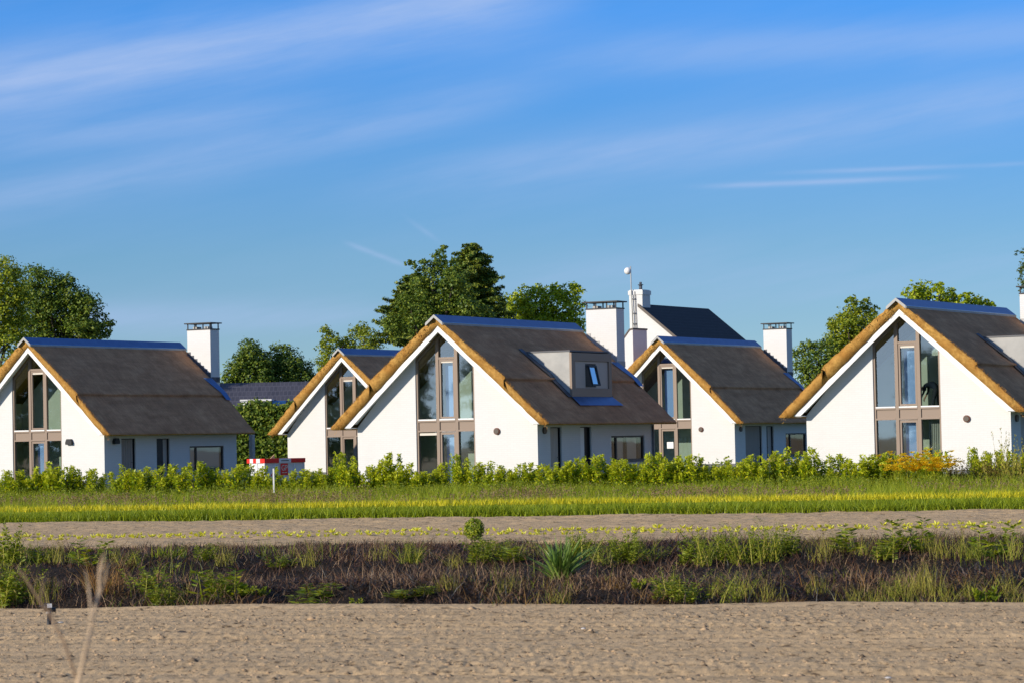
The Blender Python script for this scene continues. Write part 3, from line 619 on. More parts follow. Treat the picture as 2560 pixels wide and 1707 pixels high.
            og = HB(); og.add([sp_(wy0 + .12, .04), sp_(wy1 - .12, .04), sp_(wy1 - .12, .96), sp_(wy0 + .12, .96)], [(0, 1, 2, 3)]); og.build('glazing', MT['glass_dark'], wo, fix=False)
        # cheek flashing, its front strip widened as painted shade, apron below the front
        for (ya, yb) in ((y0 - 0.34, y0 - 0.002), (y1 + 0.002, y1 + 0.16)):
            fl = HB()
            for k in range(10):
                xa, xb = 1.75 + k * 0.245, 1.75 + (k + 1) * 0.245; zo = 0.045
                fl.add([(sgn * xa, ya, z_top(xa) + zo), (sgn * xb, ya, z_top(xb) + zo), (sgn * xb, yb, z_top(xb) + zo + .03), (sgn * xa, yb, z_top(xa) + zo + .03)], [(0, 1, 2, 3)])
            fl.build('cheek_flashing_shade', MT['lead'], dm, fix=False)
        ap = HB(); xs_ = [4.18, 4.3, 4.45, 4.60]
        for k in range(3):
            xa, xb = xs_[k], xs_[k + 1]; ea, eb = 0.05 + k * .1, 0.05 + (k + 1) * .1
            ap.add([(sgn * xa, y0 - 0.05, z_top(xa) + .06 - (k == 2) * .0), (sgn * xb, y0 - 0.05, z_top(xb) + .06), (sgn * xb, y1 + eb, z_top(xb) + .06), (sgn * xa, y1 + ea, z_top(xa) + .06)], [(0, 1, 2, 3)])
        ap.build('apron_flashing', MT['zinc'], dm, fix=False)
    return r
g_, t_, k_, dk = MT['grey_panel'], MT['taupe_panel'], MT['black'], MT['frame_dark']
CHIM = (0.737, 2.306, 12.032, 12.85, 8.204, True, 0.0)
HOUSES = [
 dict(pose=(-24.76, 145.10, 30.4, 1.005, 0.09), seed=3, label='white thatched house furthest left, with black box lamps and a chimney against open sky', win_x=(-1.55, 1.70), mull=(-0.42, 0.62), cb=5.85,
      openings=[(1.38, 2.55, 0, 2.28), (4.31, 5.41, 0, 2.25), (7.15, 10.17, 0.56, 1.82)], doors=[(1.38, 2.55, 2.28, 2.40, t_, k_, 5), (4.31, 5.41, 2.25, 4.95, k_, g_, 0)], side_window=(7.15, 10.17, 0.56, 1.82, 7.79, [(7.2, 7.75, MT['blind']), (7.85, 9.95, MT['blind'])]),
      chimney=[CHIM], lamps=[(2.26, 0, 2.14, 'box'), (0, 0.84, 2.13, 'box')], film=(1,), blinds=[(-0.25, 0.50, 5.72)], room=4.6),
 dict(pose=(-9.72, 164.05, 31.8, .982, 0.03), seed=5, label='white thatched house half hidden behind the dormered house in the middle', win_x=(-1.65, 1.6), mull=(-0.50, 0.50), cb=5.75,
      openings=[(1.38, 2.5, 0, 2.28), (4.31, 5.41, 0, 2.25), (7.15, 10.17, 0.56, 1.82)], doors=[(1.38, 2.5, 2.28, 2.40, t_, k_, 5), (4.31, 5.41, 2.25, 4.9, g_, k_, 0)], side_window=(7.15, 10.17, 0.56, 1.82, 7.79, None),
      chimney=[(0.76, 2.1, 7.05, 7.8, 7.42, False, 5.0)], lamps=[(2.4, 0, 2.14, 'disc'), (0, 0.7, 2.13, 'disc')], film=(), blinds=[(-0.33, 0.38, 5.62)], room=4.0),
 dict(pose=(-2.84, 117.09, 28.6, .972, -0.24), seed=8, label='white thatched house in the middle with a zinc dormer and an ajar dormer window', win_x=(-1.48, 1.44), mull=(-0.41, 0.52), cb=5.55,
      openings=[(1.16, 2.19, 0, 2.34), (3.95, 4.99, 0, 2.34), (6.94, 10.3, 0.8, 1.92)], doors=[(1.16, 2.19, 2.34, 1.98, g_, k_, 6), (3.95, 4.99, 2.34, 4.47, MT['white'], k_, 0)], side_window=(6.94, 10.3, 0.8, 1.92, 7.55, [(7.65, 8.4, MT['blind']), (8.8, 9.75, MT['blind'])]),
      chimney=[CHIM], lamps=[(2.52, 0, 2.21, 'disc'), (0, 0.58, 2.2, 'disc')], film=(0, 1), blinds=[(-0.28, 0.42, 5.44), (-1.36, -0.52, 2.20)], pipe=True, dormers=[(1, 3.80, 7.62, True)], flash=MT['cladding'], room=4.4),
 dict(pose=(9.08, 167.30, 30.5, 1.019, 0.19), seed=13, label='white thatched house right of the middle, without dormer, below the black-tiled house', win_x=(-1.55, 1.70), mull=(-0.42, 0.66), cb=5.88,
      openings=[(1.41, 3.64, 0, 2.32), (4.27, 5.26, 0, 2.30), (6.95, 9.87, 0.5, 1.85)], doors=[(1.41, 3.64, 2.32, 3.50, t_, k_, 12), (4.27, 5.26, 2.30, 4.6, k_, g_, 0)], side_window=(6.95, 9.87, 0.5, 1.85, 7.7, None),
      notice=True, chimney=[CHIM], lamps=[(2.31, 0, 2.17, 'disc'), (0, 0.75, 2.14, 'disc')], film=(0,), blinds=[(-0.26, 0.50, 5.76)], room=4.6),
 dict(pose=(16.42, 117.06, 29.7, 1.019, -0.28), seed=21, label='white thatched house furthest right, a bending person behind its upper gable glass', win_x=(-1.44, 1.50), mull=(-0.42, 0.54), cb=5.57,
      openings=[(1.16, 2.19, 0, 2.34), (3.95, 4.99, 0, 2.34), (6.94, 10.3, 0.8, 1.92)], doors=[(1.16, 2.19, 2.34, 1.9, g_, k_, 6), (3.95, 4.99, 2.34, 4.47, MT['white'], k_, 0)], side_window=(6.94, 10.3, 0.8, 1.92, 7.55, None),
      chimney=[CHIM], lamps=[(2.61, 0, 2.22, 'disc'), (0, 0.62, 2.2, 'disc')], film=(0, 1), blinds=[(-0.26, 0.42, 5.44)], dormers=[(1, 3.95, 7.7, True), (-1, 8.9, 11.2, False)], curtain=[(0.75, 1.45)], flash=MT['cladding'], room=4.4),
]
HR = [thatched_house(h) for h in HOUSES]
HB.dz = 0.0
def house_pt(i, p):
    X, Y, th, sc, dz = HOUSES[i]['pose']; t = math.radians(th); x, y, z = p
    if z > 2.45: z += dz * (z - 2.45) / 5
    return Vector((X + sc * (x * math.cos(t) + y * math.sin(t)), Y + sc * (-x * math.sin(t) + y * math.cos(t)), sc * z))

# ------------------------------------------------------------------ other buildings and things behind the hedge
def black_roofed_house():
    k = 0.884; X, Y = 9.0729 * k, 190.0
    r = empty('brick_house', (X, Y, HC * (1 - k)), -math.radians(30), k); tag(r, 'tall white house with a black tiled single slope roof behind the thatched houses', 'house')
    w = MB(); sl = 0.807; L = 12.0
    w.prism([(0, -1), (7.0, -1), (7.0, 11.75 - sl * 5.9), (1.1, 11.75), (0, 11.75)], 'y', 0, L); w.build('wall', MT['wall'], r)
    f = MB(); f.prism([(0.80, 12.05), (7.4, 12.05 - sl * 6.6), (7.4, 11.85 - sl * 6.6), (0.80, 11.85)], 'y', -0.18, L + 0.2); rf = f.build('roof', MT['tile_black'], r)
    v = MB(); v.prism([(0.85, 12.06), (7.4, 12.06 - sl * 6.55), (7.4, 11.80 - sl * 6.55), (0.85, 11.80)], 'y', -0.24, -0.182); v.build('verge', MT['frame_dark'], rf)
    c = MB(); c.box(0.0, 1.14, -0.012, 1.3, 11.5, 12.75); c.box(-0.06, 1.20, -0.07, 1.36, 12.75, 13.08); c.box(0.02, 1.12, 0.02, 1.28, 13.08, 13.14); ch = c.build('chimney', MT['wall'], rf)
    p = MB(); p.tube([(0.7, 0.6, 13.1), (0.7, 0.6, 13.5)], 0.13, 10); p.tube([(0.7, 0.6, 13.5), (0.7, 0.6, 13.56)], 0.22, 10); p.tube([(0.7, 0.6, 13.56), (0.7, 0.6, 13.75)], 0.10, 10); p.build('chimney_pot', MT['lead'], ch)
    # mast with the ball, strapped to the gable
    a = empty('antenna_mast', r.matrix_basis @ Vector((0.3, -0.16, 10.0)), -math.radians(30), k); tag(a, 'thin white mast with a white ball on top, strapped to a chimney', 'mast')
    m = MB(); m.tube([(0.06, 0, 0.2), (-0.02, 0, 3.1), (-0.04, 0, 4.95)], 0.045, 8); m.build('pole', MT['cladding'], a)
    b = MB(); b.tube([(-0.28, -0.02, 4.56), (-0.12, -0.02, 4.56)], 0.05, 8); b.ball((-0.28, -0.02, 4.6), 0.28, 16, 10); b.build('dome', MT['white'], a)
    for z in (0.5, 1.3, 2.4): 
        q = MB(); q.box(0.0, 0.28, 0.01, 0.15, z, z + 0.07); q.build('bracket', MT['plinth'], a)
    for z in (0.35, 1.0, 1.7, 2.4, 2.95):
        pass
    q = MB(); q.tube([(0.30, 0.06, 0.2), (0.24, 0.06, 3.0)], 0.03, 6); q.build('cable_tube', MT['plinth'], a)
black_roofed_house()
def annex():
    k = 0.86; r = empty('brick_annex', (8.856 * k, 205 * k, HC * (1 - k)), -math.radians(30), k); tag(r, 'white brick annex with dark coping in front of the black-tiled house', 'building')
    w = MB(); w.prism([(-1.7, -1), (0, -1), (0, 9.72), (-0.25, 9.66), (-1.7, 7.9)], 'y', 0, 2.25); w.build('wall', MT['wall'], r)
    c = MB(); c.prism([(0.05, 9.73), (0.05, 9.84), (-0.27, 9.78), (-1.78, 7.96), (-1.72, 7.91), (-0.25, 9.668)], 'y', -0.06, 2.3); c.build('coping', MT['frame_dark'], r)
annex()
def far_bungalow():
    r = empty('bungalow', (-17.2, 200, 0)); tag(r, 'low far building with a wide dark grey tiled roof, between the two left houses', 'building')
    w = MB(); w.box(-9, 9, 1.0, 7, -0.2, 3.9); w.build('wall', MT['wall'], r)
    f = MB(); f.prism([(0.0, 4.05), (4.0, 6.42), (8.0, 4.05), (8.0, 3.9), (4.0, 6.25), (0.0, 3.9)], 'x', -9.3, 9.3); f.build('roof', MT['tile'], r)
    d = MB(); d.box(-2.15, -0.1, -0.6, 2.4, 3.6, 5.0); d.box(-2.25, 0.0, -0.7, 2.45, 5.002, 5.12); dm = d.build('dormer', MT['white'], r)
    e = MB(); e.box(-1.6, -0.7, -0.63, -0.602, 3.95, 4.75); e.build('window', MT['glass_dark'], dm)
    p = MB(); p.box(0.0, 0.95, 0.02, 2.2, 4.05, 5.0); p.build('roof_box', MT['zinc'], r)
far_bungalow()
def container():
    c0 = at(608, 1060, 138); r = empty('waste_bag', (c0[0], 138, 0), math.radians(42), .873); tag(r, 'white builder bag with red and white rim and red badge, behind the left house post', 'waste bag')
    L, Dp, H = 2.75, 1.35, 1.0; zt_ = at(640, 1052, 138)[2] / .873; K = zt_ / 1.06          # local: +x along the shaded long face (front, -y), short sunlit face at x = 0
    b = MB(); n = 10
    for k in range(n):
        pass
    b.box(0, L, 0, Dp, 0, 0.86)
    for k in range(5): 
        xk = L * k / 4; b.box(xk - 0.05, xk + 0.05, -0.05, -0.002, 0, 0.86)
    for yk in (0.03, Dp / 2, Dp - 0.03): b.box(-0.05, -0.002, yk - 0.05, yk + 0.05, 0, 0.86)
    b.build('body', MT['tarp'], r)
    m = MB(); 
    segs = [(-0.08, 0.95, 0), (0.95, 1.8, 1), (1.8, L + 0.08, 0)]
    for a, c, mi in segs: m.box(a, c, -0.09, 0.05, 0.86, 1.06, mi)
    for a, c, mi in ((-0.09, 0.2, 0), (0.2, 0.55, 1), (0.55, 0.85, 0), (0.85, 1.15, 1), (1.15, Dp + 0.08, 0)): m.box(-0.085, 0.05, a + 0.142, c + 0.142, 0.861, 1.059, mi)
    m.box(L - 0.05, L + 0.078, 0.051, Dp + 0.08, 0.86, 1.06, 0); m.box(0.051, L - 0.051, Dp - 0.05, Dp + 0.08, 0.86, 1.06, 0)
    rim = m.build('rim', [MT['red'], MT['tarp']], r)
    t = MB()
    for k in range(8): t.box(1.10 + k * 0.07, 1.15 + k * 0.07, -0.094, -0.0905, 0.93, 0.985)
    t.build('lettering', MT['black'], rim)
    g = MB(); g.box(1.08, 1.58, -0.075, -0.051, 0.28, 0.82); bd = g.build('badge', MT['red'], r)
    cu = bpy.data.curves.new('lettering', 'FONT'); cu.body = 'GP'; cu.size = 0.36; cu.align_x = 'CENTER'; cu.extrude = 0.004
    to = bpy.data.objects.new('lettering_tmp', cu); C.objects.link(to); me = bpy.data.meshes.new_from_object(to.evaluated_get(bpy.context.evaluated_depsgraph_get())); bpy.data.objects.remove(to)
    me.materials.clear(); me.materials.append(MT['blind']); l = link('lettering', me, bd); l.rotation_euler = (math.pi / 2, 0, 0); l.location = (1.33, -0.08, 0.50)
    q = MB()
    for k in range(6): q.box(1.16 + k * 0.06, 1.20 + k * 0.06, -0.08, -0.0755, 0.38, 0.42)
    q.build('lettering', MT['blind'], bd)
    for x0, s_ in ((0.35, 1), (2.35, -1)):
        z = MB(); pts = [(x0 + 0.02 * s_, 0.25), (x0 + 0.18 * s_, 0.40), (x0 + 0.30 * s_, 0.62), (x0 + 0.20 * s_, 0.36), (x0 + 0.1 * s_, 0.24)]
        z.prism(pts, 'y', -0.012, -0.003); z.build('swoosh', MT['red'], r)
    o = MB(); o.prism([(0.55, 1.0), (0.95, 1.0), (0.92, 1.24)], 'y', 0.3, 0.36); tag(o.build('timber_offcut', MT['wood']), 'orange wood offcut sticking up out of the white builder bag', 'offcut')
    oo = bpy.data.objects['timber_offcut']; oo.matrix_world = r.matrix_basis.copy(); r.scale = (.873, .873, .873 * K); oo.scale = (.873, .873, .873 * K)
container()
p = MB(); p.box(-0.12, 0.12, -0.12, 0.12, -0.1, 2.42); o = p.build('porch_post', MT['cladding'], None); o.location = (-14.65, 156.6, 0); o.rotation_euler = (0, 0, -.53); tag(o, 'square grey post under the back eave corner of the leftmost thatched house', 'post')
x, y, z = at(1012, 1128, 83.5) ; s0 = at(630, 1075, 83.5)
p = MB(); p.box(-0.022, 0.022, -0.02, 0.02, -0.1, s0[2]); o = p.build('stake', MT['white']); o.location = (s0[0], 83.2, 0); tag(o, 'thin white stake in a gap of the hedge, before the white builder bag', 'stake')
def timber():
    c0 = at(1775, 1052, 150)
    for k in range(3):
        b = MB(); b.box(-0.6 + 0.1 * k, 0.5, -0.1, 0.1, 0, 0.08); o = b.build('timber_plank', MT['wood']); o.location = (14.0 + 0.03 * k, 150, 0.36 + 0.09 * k); o.rotation_euler = (0, 0, 0.1 * k)
        tag(o, ['lowest sawn plank of the pile beside the right middle house', 'middle sawn plank of the pile beside the right middle house', 'topmost sawn plank of the pile beside the right middle house'][k], 'plank', 'timber pile')
    t = empty('trestle', (14.0, 150, 0)); tag(t, 'low grey trestle carrying the sawn planks by the right middle house', 'trestle')
    for sx in (-0.35, 0.35):
        b = MB(); b.tube([(sx - .12, 0, -0.05), (sx, 0, 0.3)], 0.03, 6); b.tube([(sx + .12, 0, -0.05), (sx, 0, 0.3)], 0.03, 6); b.build('leg', MT['plinth'], t)
    b = MB(); b.box(-0.6, 0.6, -0.05, 0.05, 0.29, 0.355); b.build('beam', MT['plinth'], t)
    f = empty('garden_fence', (15.1, 150, 0)); tag(f, 'low pale slatted fence between the two right houses', 'fence')
    b = MB(); b.box(-0.55, 0.65, -0.02, 0.02, 0.1, 0.25); b.box(-0.55, 0.65, -0.02, 0.02, 0.32, 0.47); b.build('slat_panel', MT['cladding'], f)
    for xx in (-0.5, 0.1, 0.6): b = MB(); b.box(xx - .04, xx + .04, -0.06, -0.022, -0.1, 0.52); b.build('post', MT['cladding'], f)
timber()

# ------------------------------------------------------------------ the person indoors
def person():
    P = lambda x, y, z: house_pt(4, (x - .12, y - .43, z))
    zf = 2.62
    J = [ # pos, radius, parent
        ((1.26, .95, zf + .90), .150, -1), ((1.20, .95, zf + 1.03), .150, 0), ((1.02, .95, zf + 1.16), .165, 1), ((0.84, .95, zf + 1.13), .155, 2), ((0.74, .95, zf + 1.03), .075, 3),
        ((0.68, .95, zf + .94), .092, 4), ((0.645, .95, zf + .84), .082, 5),
        ((1.27, .84, zf + .82), .105, 0), ((1.17, .80, zf + .46), .070, 7), ((1.16, .78, zf + .09), .048, 8), ((1.05, .78, zf + .04), .042, 9), ((0.95, .78, zf + .035), .030, 10),
        ((1.27, 1.06, zf + .82), .105, 0), ((1.24, 1.10, zf + .46), .070, 12), ((1.28, 1.12, zf + .09), .048, 13), ((1.17, 1.12, zf + .04), .042, 14), ((1.07, 1.12, zf + .035), .030, 15),
        ((0.84, .77, zf + 1.08), .070, 3), ((0.78, .74, zf + .80), .045, 17), ((0.66, .76, zf + .56), .034, 18), ((0.62, .78, zf + .47), .032, 19),
        ((0.84, 1.13, zf + 1.08), .070, 3), ((0.80, 1.16, zf + .80), .045, 21), ((0.68, 1.12, zf + .56), .034, 22), ((0.64, 1.10, zf + .47), .032, 23)]
    for h, b in ((20, 0.78), (24, 1.10)):
        hx, hy, hz = J[h][0]
        for q in range(4): J.append(((hx - .01, hy + (q - 1.5) * .021, hz - .045), .009, h)); J.append(((hx + .012, hy + (q - 1.5) * .022, hz - .085 - .008 * (q in (1, 2))), .0075, len(J) - 1))
        J.append(((hx + .035, hy - .03, hz - .02), .010, h)); J.append(((hx + .045, hy - .04, hz - .055), .008, len(J) - 1))
    me = bpy.data.meshes.new('person_raw'); me.from_pydata([P(*j[0]) for j in J], [(i, j[2]) for i, j in enumerate(J) if j[2] >= 0], [])
    o = link('person', me); md = o.modifiers.new('skin', 'SKIN'); sv = me.skin_vertices[0].data
    for v, j in zip(sv, J): v.radius = (j[1] * 1.02, j[1] * 1.02)
    sv[0].use_root = True; o.modifiers.new('sub', 'SUBSURF').levels = 2; o.modifiers['sub'].render_levels = 2
    dg = bpy.context.evaluated_depsgraph_get(); m2 = bpy.data.meshes.new_from_object(o.evaluated_get(dg)); bpy.data.objects.remove(o)
    for m in (MT['skin'], MT['shirt'], MT['trousers'], MT['black']): m2.materials.append(m)
    pts = [np.array(P(*j[0])) for j in J]
    for p in m2.polygons:
        c = np.array(p.center); i = int(np.argmin([np.linalg.norm(c - q) - J[n][1] for n, q in enumerate(pts)]))
        p.material_index = 1 if i in (1, 2, 3, 17, 18, 21, 22) else 2 if i in (0, 7, 8, 9, 12, 13, 14) else 3 if i in (10, 11, 15, 16) else 0; p.use_smooth = True
    b = link('person', m2); tag(b, 'person in a navy top and dark trousers bending forward behind the glass', 'person')
    h = MB(); c = P(0.70, .95, zf + .92); h.ball(c, 0.112, 14, 8, sq=(1, 1, 1)); ho = h.build('hair', MT['hair'], None)
    for v in ho.data.vertices:      # hair only on the crown and the back of the head
        pass
    bm = bmesh.new(); bm.from_mesh(ho.data); cv = Vector(c)
    face = (P(0.60, .95, zf + .80) - cv).normalized(); bmesh.ops.delete(bm, geom=[v for v in bm.verts if (v.co - cv).normalized().dot(face) > 0.25], context='VERTS'); bm.to_mesh(ho.data); bm.free(); ho.parent = b
    e = MB(); hd = P(0.655, .95, zf + .86)
    for s_ in (-1, 1): e.ball(P(0.578, .95 + s_ * .032, zf + .875), 0.012, 8, 6)
    e.build('eyes', MT['black'], b)
    n = MB(); n.ball(P(0.562, .95, zf + .845), 0.018, 8, 6); n.ball(P(0.66, .855, zf + .87), 0.03, 8, 6, sq=(1, .4, 1)); n.ball(P(0.66, 1.045, zf + .87), 0.03, 8, 6, sq=(1, .4, 1)); n.build('nose_and_ears', MT['skin'], b)
person()

# ------------------------------------------------------------------ plants: generators
def leaf_quads(Cn, Nr, L, Wd, rng, droop=0.0):
    """diamond leaves: centres Cn, normals Nr, length L, width Wd -> V, F"""
    n = len(Cn); a = norm(np.cross(Nr, rng.normal(size=(n, 3)))); b = np.cross(Nr, a)
    L = np.broadcast_to(L, n)[:, None]; Wd = np.broadcast_to(Wd, n)[:, None]
    V = np.stack([Cn - a * L * 0.5, Cn + b * Wd * 0.5 - a * L * .05, Cn + a * L * 0.5 - Nr * L * droop, Cn - b * Wd * 0.5 - a * L * .05], axis=1).reshape(-1, 3)
    return V, np.arange(4 * n).reshape(n, 4)
def blades(B, H, Wd, lean, rng, seg=2, curl=0.5):
    """grass blades rooted at B (n x 3), heights H, lean n x 2 -> V, F (strips of SEG quads ending in a point)"""
    n = len(B); H = np.broadcast_to(H, n); Wd = np.broadcast_to(Wd, n); az = rng.uniform(0, 2 * math.pi, n); u = np.stack([np.cos(az), np.sin(az), np.zeros(n)], axis=1)
    Vs = []
    for k in range(seg + 1):
        t = k / seg; p = B.copy(); f = t ** (1 + curl)
        p[:, 0] += lean[:, 0] * H * f; p[:, 1] += lean[:, 1] * H * f
        p[:, 2] += H * t * np.sqrt(np.maximum(0.05, 1 - 0.5 * np.minimum(1.8, (lean ** 2).sum(1)) * t))
        w = (Wd * (1 - t) ** 0.6 * 0.5)[:, None] if k < seg else None
        if w is not None: Vs += [p - u * w, p + u * w]
        else: Vs += [p]
    m = 2 * seg + 1; V = np.stack(Vs, axis=1).reshape(-1, 3); o = (np.arange(n) * m)[:, None]
    Q = [o + np.array([2 * k, 2 * k + 1, 2 * k + 3, 2 * k + 2]) for k in range(seg - 1)]; T = o + np.array([2 * seg - 2, 2 * seg - 1, 2 * seg])
    return V, (np.concatenate(Q) if Q else np.zeros((0, 4), int)), T
class PB:
    """collects leaves and blades into one plant mesh with several materials"""
    def __init__(s): s.V = []; s.Q = []; s.T = []; s.qm = []; s.tm = []; s.n = 0
    def leaves(s, V, F, m=0): s.V.append(V); s.Q.append(F + s.n); s.qm += [m] * len(F); s.n += len(V)
    def blades(s, r, m=0):
        V, Q, T = r; s.V.append(V); s.Q.append(Q + s.n); s.T.append(T + s.n); s.qm += [m] * len(Q); s.tm += [m] * len(T); s.n += len(V)
    def mb(s, mb, m=0):
        V = np.array([tuple(v) for v in mb.v]); q = np.array([f for f in mb.f if len(f) == 4])
        s.V.append(V); s.Q.append(q + s.n); s.qm += [m] * len(q); s.n += len(V)
    def mesh(s, name, mats):
        F = [np.concatenate(s.Q)] if s.Q and sum(map(len, s.Q)) else []; mi = list(s.qm) if F else []
        if s.T: F.append(np.concatenate(s.T)); mi += s.tm
        return np_mesh(name, np.concatenate(s.V), F, mats, mi)
def unit(n, rng): return norm(rng.normal(size=(n, 3)))
LM = dict(
 oak=leaf_mat('dark_green_leaf', [(0.035, 0.080, 0.011), (0.089, 0.155, 0.015), (0.164, 0.226, 0.022), (0.253, 0.300, 0.026)], 0.2),
 light=leaf_mat('light_green_leaf', [(0.089, 0.150, 0.011), (0.193, 0.264, 0.015), (0.312, 0.362, 0.022), (0.417, 0.426, 0.027)], 0.28),
 chestnut=leaf_mat('yellow_green_leaf', [(0.134, 0.218, 0.009), (0.255, 0.341, 0.012), (0.406, 0.481, 0.016), (0.541, 0.573, 0.027)], 0.3),
 conifer=leaf_mat('conifer_needles', [(0.034, 0.078, 0.010), (0.069, 0.129, 0.011), (0.173, 0.220, 0.018), (0.278, 0.298, 0.024)], 0.12),
 willow=leaf_mat('grey_green_leaf', [(0.058, 0.104, 0.028), (0.102, 0.153, 0.047), (0.146, 0.195, 0.066)], 0.25),
 laurel=leaf_mat('laurel_leaf', [(0.107, 0.193, 0.010), (0.217, 0.326, 0.014), (0.436, 0.521, 0.019), (0.820, 0.769, 0.033)], 0.28, 0.33, 0.5),
 laurel_new=leaf_mat('young_laurel_leaf', [(0.404, 0.487, 0.028), (0.593, 0.607, 0.041)], 0.3, 0.35, 0.5),
 crop=leaf_mat('crop_blade', [(0.140, 0.220, 0.012), (0.246, 0.323, 0.014), (0.371, 0.428, 0.019)], 0.3),
 croptip=leaf_mat('crop_tip', [(0.433, 0.441, 0.020), (0.630, 0.575, 0.023), (0.786, 0.651, 0.028)], 0.35),
 wild=leaf_mat('wild_grass', [(0.150, 0.224, 0.009), (0.235, 0.306, 0.012), (0.341, 0.388, 0.014), (0.425, 0.388, 0.035)], 0.3),
 seed=leaf_mat('grass_seed_head', [(0.230, 0.138, 0.069), (0.310, 0.196, 0.103), (0.276, 0.218, 0.115)], 0.3),
 dead=leaf_mat('dead_foliage', [(0.023, 0.011, 0.007), (0.040, 0.020, 0.012), (0.082, 0.038, 0.021), (0.134, 0.064, 0.032), (0.055, 0.028, 0.016)], 0.05, 0.6, 0.3),
 deadlight=leaf_mat('dry_stems', [(0.182, 0.108, 0.064), (0.348, 0.214, 0.121), (0.512, 0.348, 0.197)], 0.1, 0.7),
 weed=leaf_mat('weed_leaf', [(0.115, 0.170, 0.011), (0.216, 0.271, 0.017), (0.331, 0.362, 0.026)], 0.3),
 bright=leaf_mat('bright_weed_leaf', [(0.122, 0.195, 0.007), (0.222, 0.277, 0.011), (0.346, 0.341, 0.016)], 0.3),
 olive=leaf_mat('olive_stem', [(0.228, 0.238, 0.029), (0.356, 0.327, 0.047), (0.509, 0.430, 0.084)], 0.2),
 char=leaf_mat('blackened_foliage', [(0.006, 0.006, 0.007), (0.012, 0.012, 0.014), (0.03, 0.03, 0.034)], 0.0, 0.5, 0.4),
 rust=leaf_mat('rusty_dry_grass', [(0.207, 0.093, 0.021), (0.310, 0.163, 0.041), (0.352, 0.228, 0.083)], 0.2),
 sword=leaf_mat('sword_leaf', [(0.091, 0.167, 0.028), (0.162, 0.257, 0.045), (0.243, 0.335, 0.068)], 0.15, 0.4, 0.5),
 yellow=leaf_mat('yellow_leaf', [(0.459, 0.472, 0.035), (0.634, 0.621, 0.052), (0.721, 0.720, 0.103)], 0.3),
 flower=leaf_mat('yellow_flower', [(0.74, 0.50, 0.012), (0.82, 0.58, 0.018), (0.85, 0.64, 0.035)], 0.3),
 reddish=leaf_mat('reddish_shrub_leaf', [(0.088, 0.070, 0.013), (0.147, 0.119, 0.019), (0.221, 0.126, 0.032), (0.147, 0.168, 0.021)], 0.25))

# ------------------------------------------------------------------ trees
def crown_mesh(name, lobes, m, rng, leaf, dens, clump=0.30, cover=0.8, flat=0.35, spray=False):
    """lobes: (x, y, z, r). Leaves in clumps spread over and inside every lobe."""
    PS = []; NS = []
    for (x, y, z, r) in lobes:
        k = max(7, int(58 * cover * (r / 1.2) ** 1.1)); d = unit(k, rng); d[:, 2] = np.abs(d[:, 2]) * rng.choice((1, 1, 1, -1), k)
        rr = r * rng.uniform(0.35, 1.0, k) ** 0.6; cc = np.array([x, y, z]) + d * rr[:, None]
        cr = r * clump * rng.uniform(0.6, 1.35, k)
        for c, q, dd in zip(cc, cr, d):
            n = max(6, int(dens * q * q / leaf ** 2)); u = unit(n, rng); rad = q * rng.uniform(0, 1, n) ** 0.4
            p = c + u * rad[:, None] * np.array([1.15, 1.15, 0.75]); PS.append(p); NS.append(norm(u * 0.6 + dd * 0.5 + np.array([0, 0, 0.5]) + rng.normal(size=(n, 3)) * 0.55))
    P = np.concatenate(PS); Nn = np.concatenate(NS); L = leaf * rng.uniform(0.7, 1.35, len(P))
    V, F = leaf_quads(P, Nn, L, L * 0.62, rng, 0.12)
    return np_mesh(name, V, [F], m)
def tree(name, label, Y, lob, m, leaf=0.22, dens=5.0, trunk=None, tr=0.3, dd=0.45, seed=1, clump=0.30, cover=0.8, cat='tree', group='trees behind the houses', limbs=9, rs=1.18):
    """lob: (px, py, rpx) of the 2352-wide picture; each gets its own depth around Y"""
    rng = np.random.default_rng(seed); sc = 7000 / Y / (2560 / 2352); L3 = []
    for (px, py, rp) in lob:
        w = at(px, py, Y); r = rp / sc * rs; L3.append((w[0], Y, w[2], r))
    xs = np.array([l[0] for l in L3]); half = (xs.max() - xs.min()) / 2 + 0.5
    bx = trunk if trunk is not None else float(np.mean(xs)); out = []
    for (x, y, z, r) in L3:
        reach = math.sqrt(max(0.05, 1 - ((x - bx) / (half + 0.8)) ** 2)) * half * dd
        out.append((x, Y + rng.uniform(-1, 0.6) * reach, z, r))
        for _ in range(2): out.append((x + rng.normal() * r * 0.35, Y + rng.uniform(-0.6, 1) * reach, z - abs(rng.normal()) * r * 0.5, r * rng.uniform(0.6, 0.9)))
    root = empty(name, (bx, Y, 0)); tag(root, label, cat, group)
    inv = Matrix.Translation((-bx, -Y, 0)); me = crown_mesh('crown', [(x - bx, y - Y, z, r) for x, y, z, r in out], m, rng, leaf, dens, clump, cover); link('crown', me, root)
    t = MB(); top = max(l[2] for l in L3) - 1.0
    t.tube([(0, 0, -0.2), (0.1, 0, top * .3), (-0.1, 0.1, top * .6), (0, 0, top)], [tr, tr * .8, tr * .5, 0.06], 8)
    for (x, y, z, r) in sorted(out, key=lambda l: -l[3])[:limbs]:
        z0 = max(0.6, min(z - 0.8, top * rng.uniform(.25, .6))); t.tube([(0, 0, z0), ((x - bx) * .5, (y - Y) * .5, (z0 + z) / 2 + .2), (x - bx, y - Y, z)], [tr * .5, tr * .3, 0.04], 6)
    t.build('trunk', MT['bark'], root); return root
tree('broadleaf_tree', 'broad dark green tree, its crown behind the leftmost house roof', 205, [(110, 665, 46), (160, 690, 42), (200, 712, 36), (228, 745, 28), (140, 735, 52), (75, 640, 30), (80, 700, 50), (190, 762, 40), (110, 780, 50), (210, 775, 34), (150, 650, 22), (243, 752, 14), (70, 770, 40)], LM['oak'], 0.203, 4.37, tr=0.4, seed=2, clump=0.27)
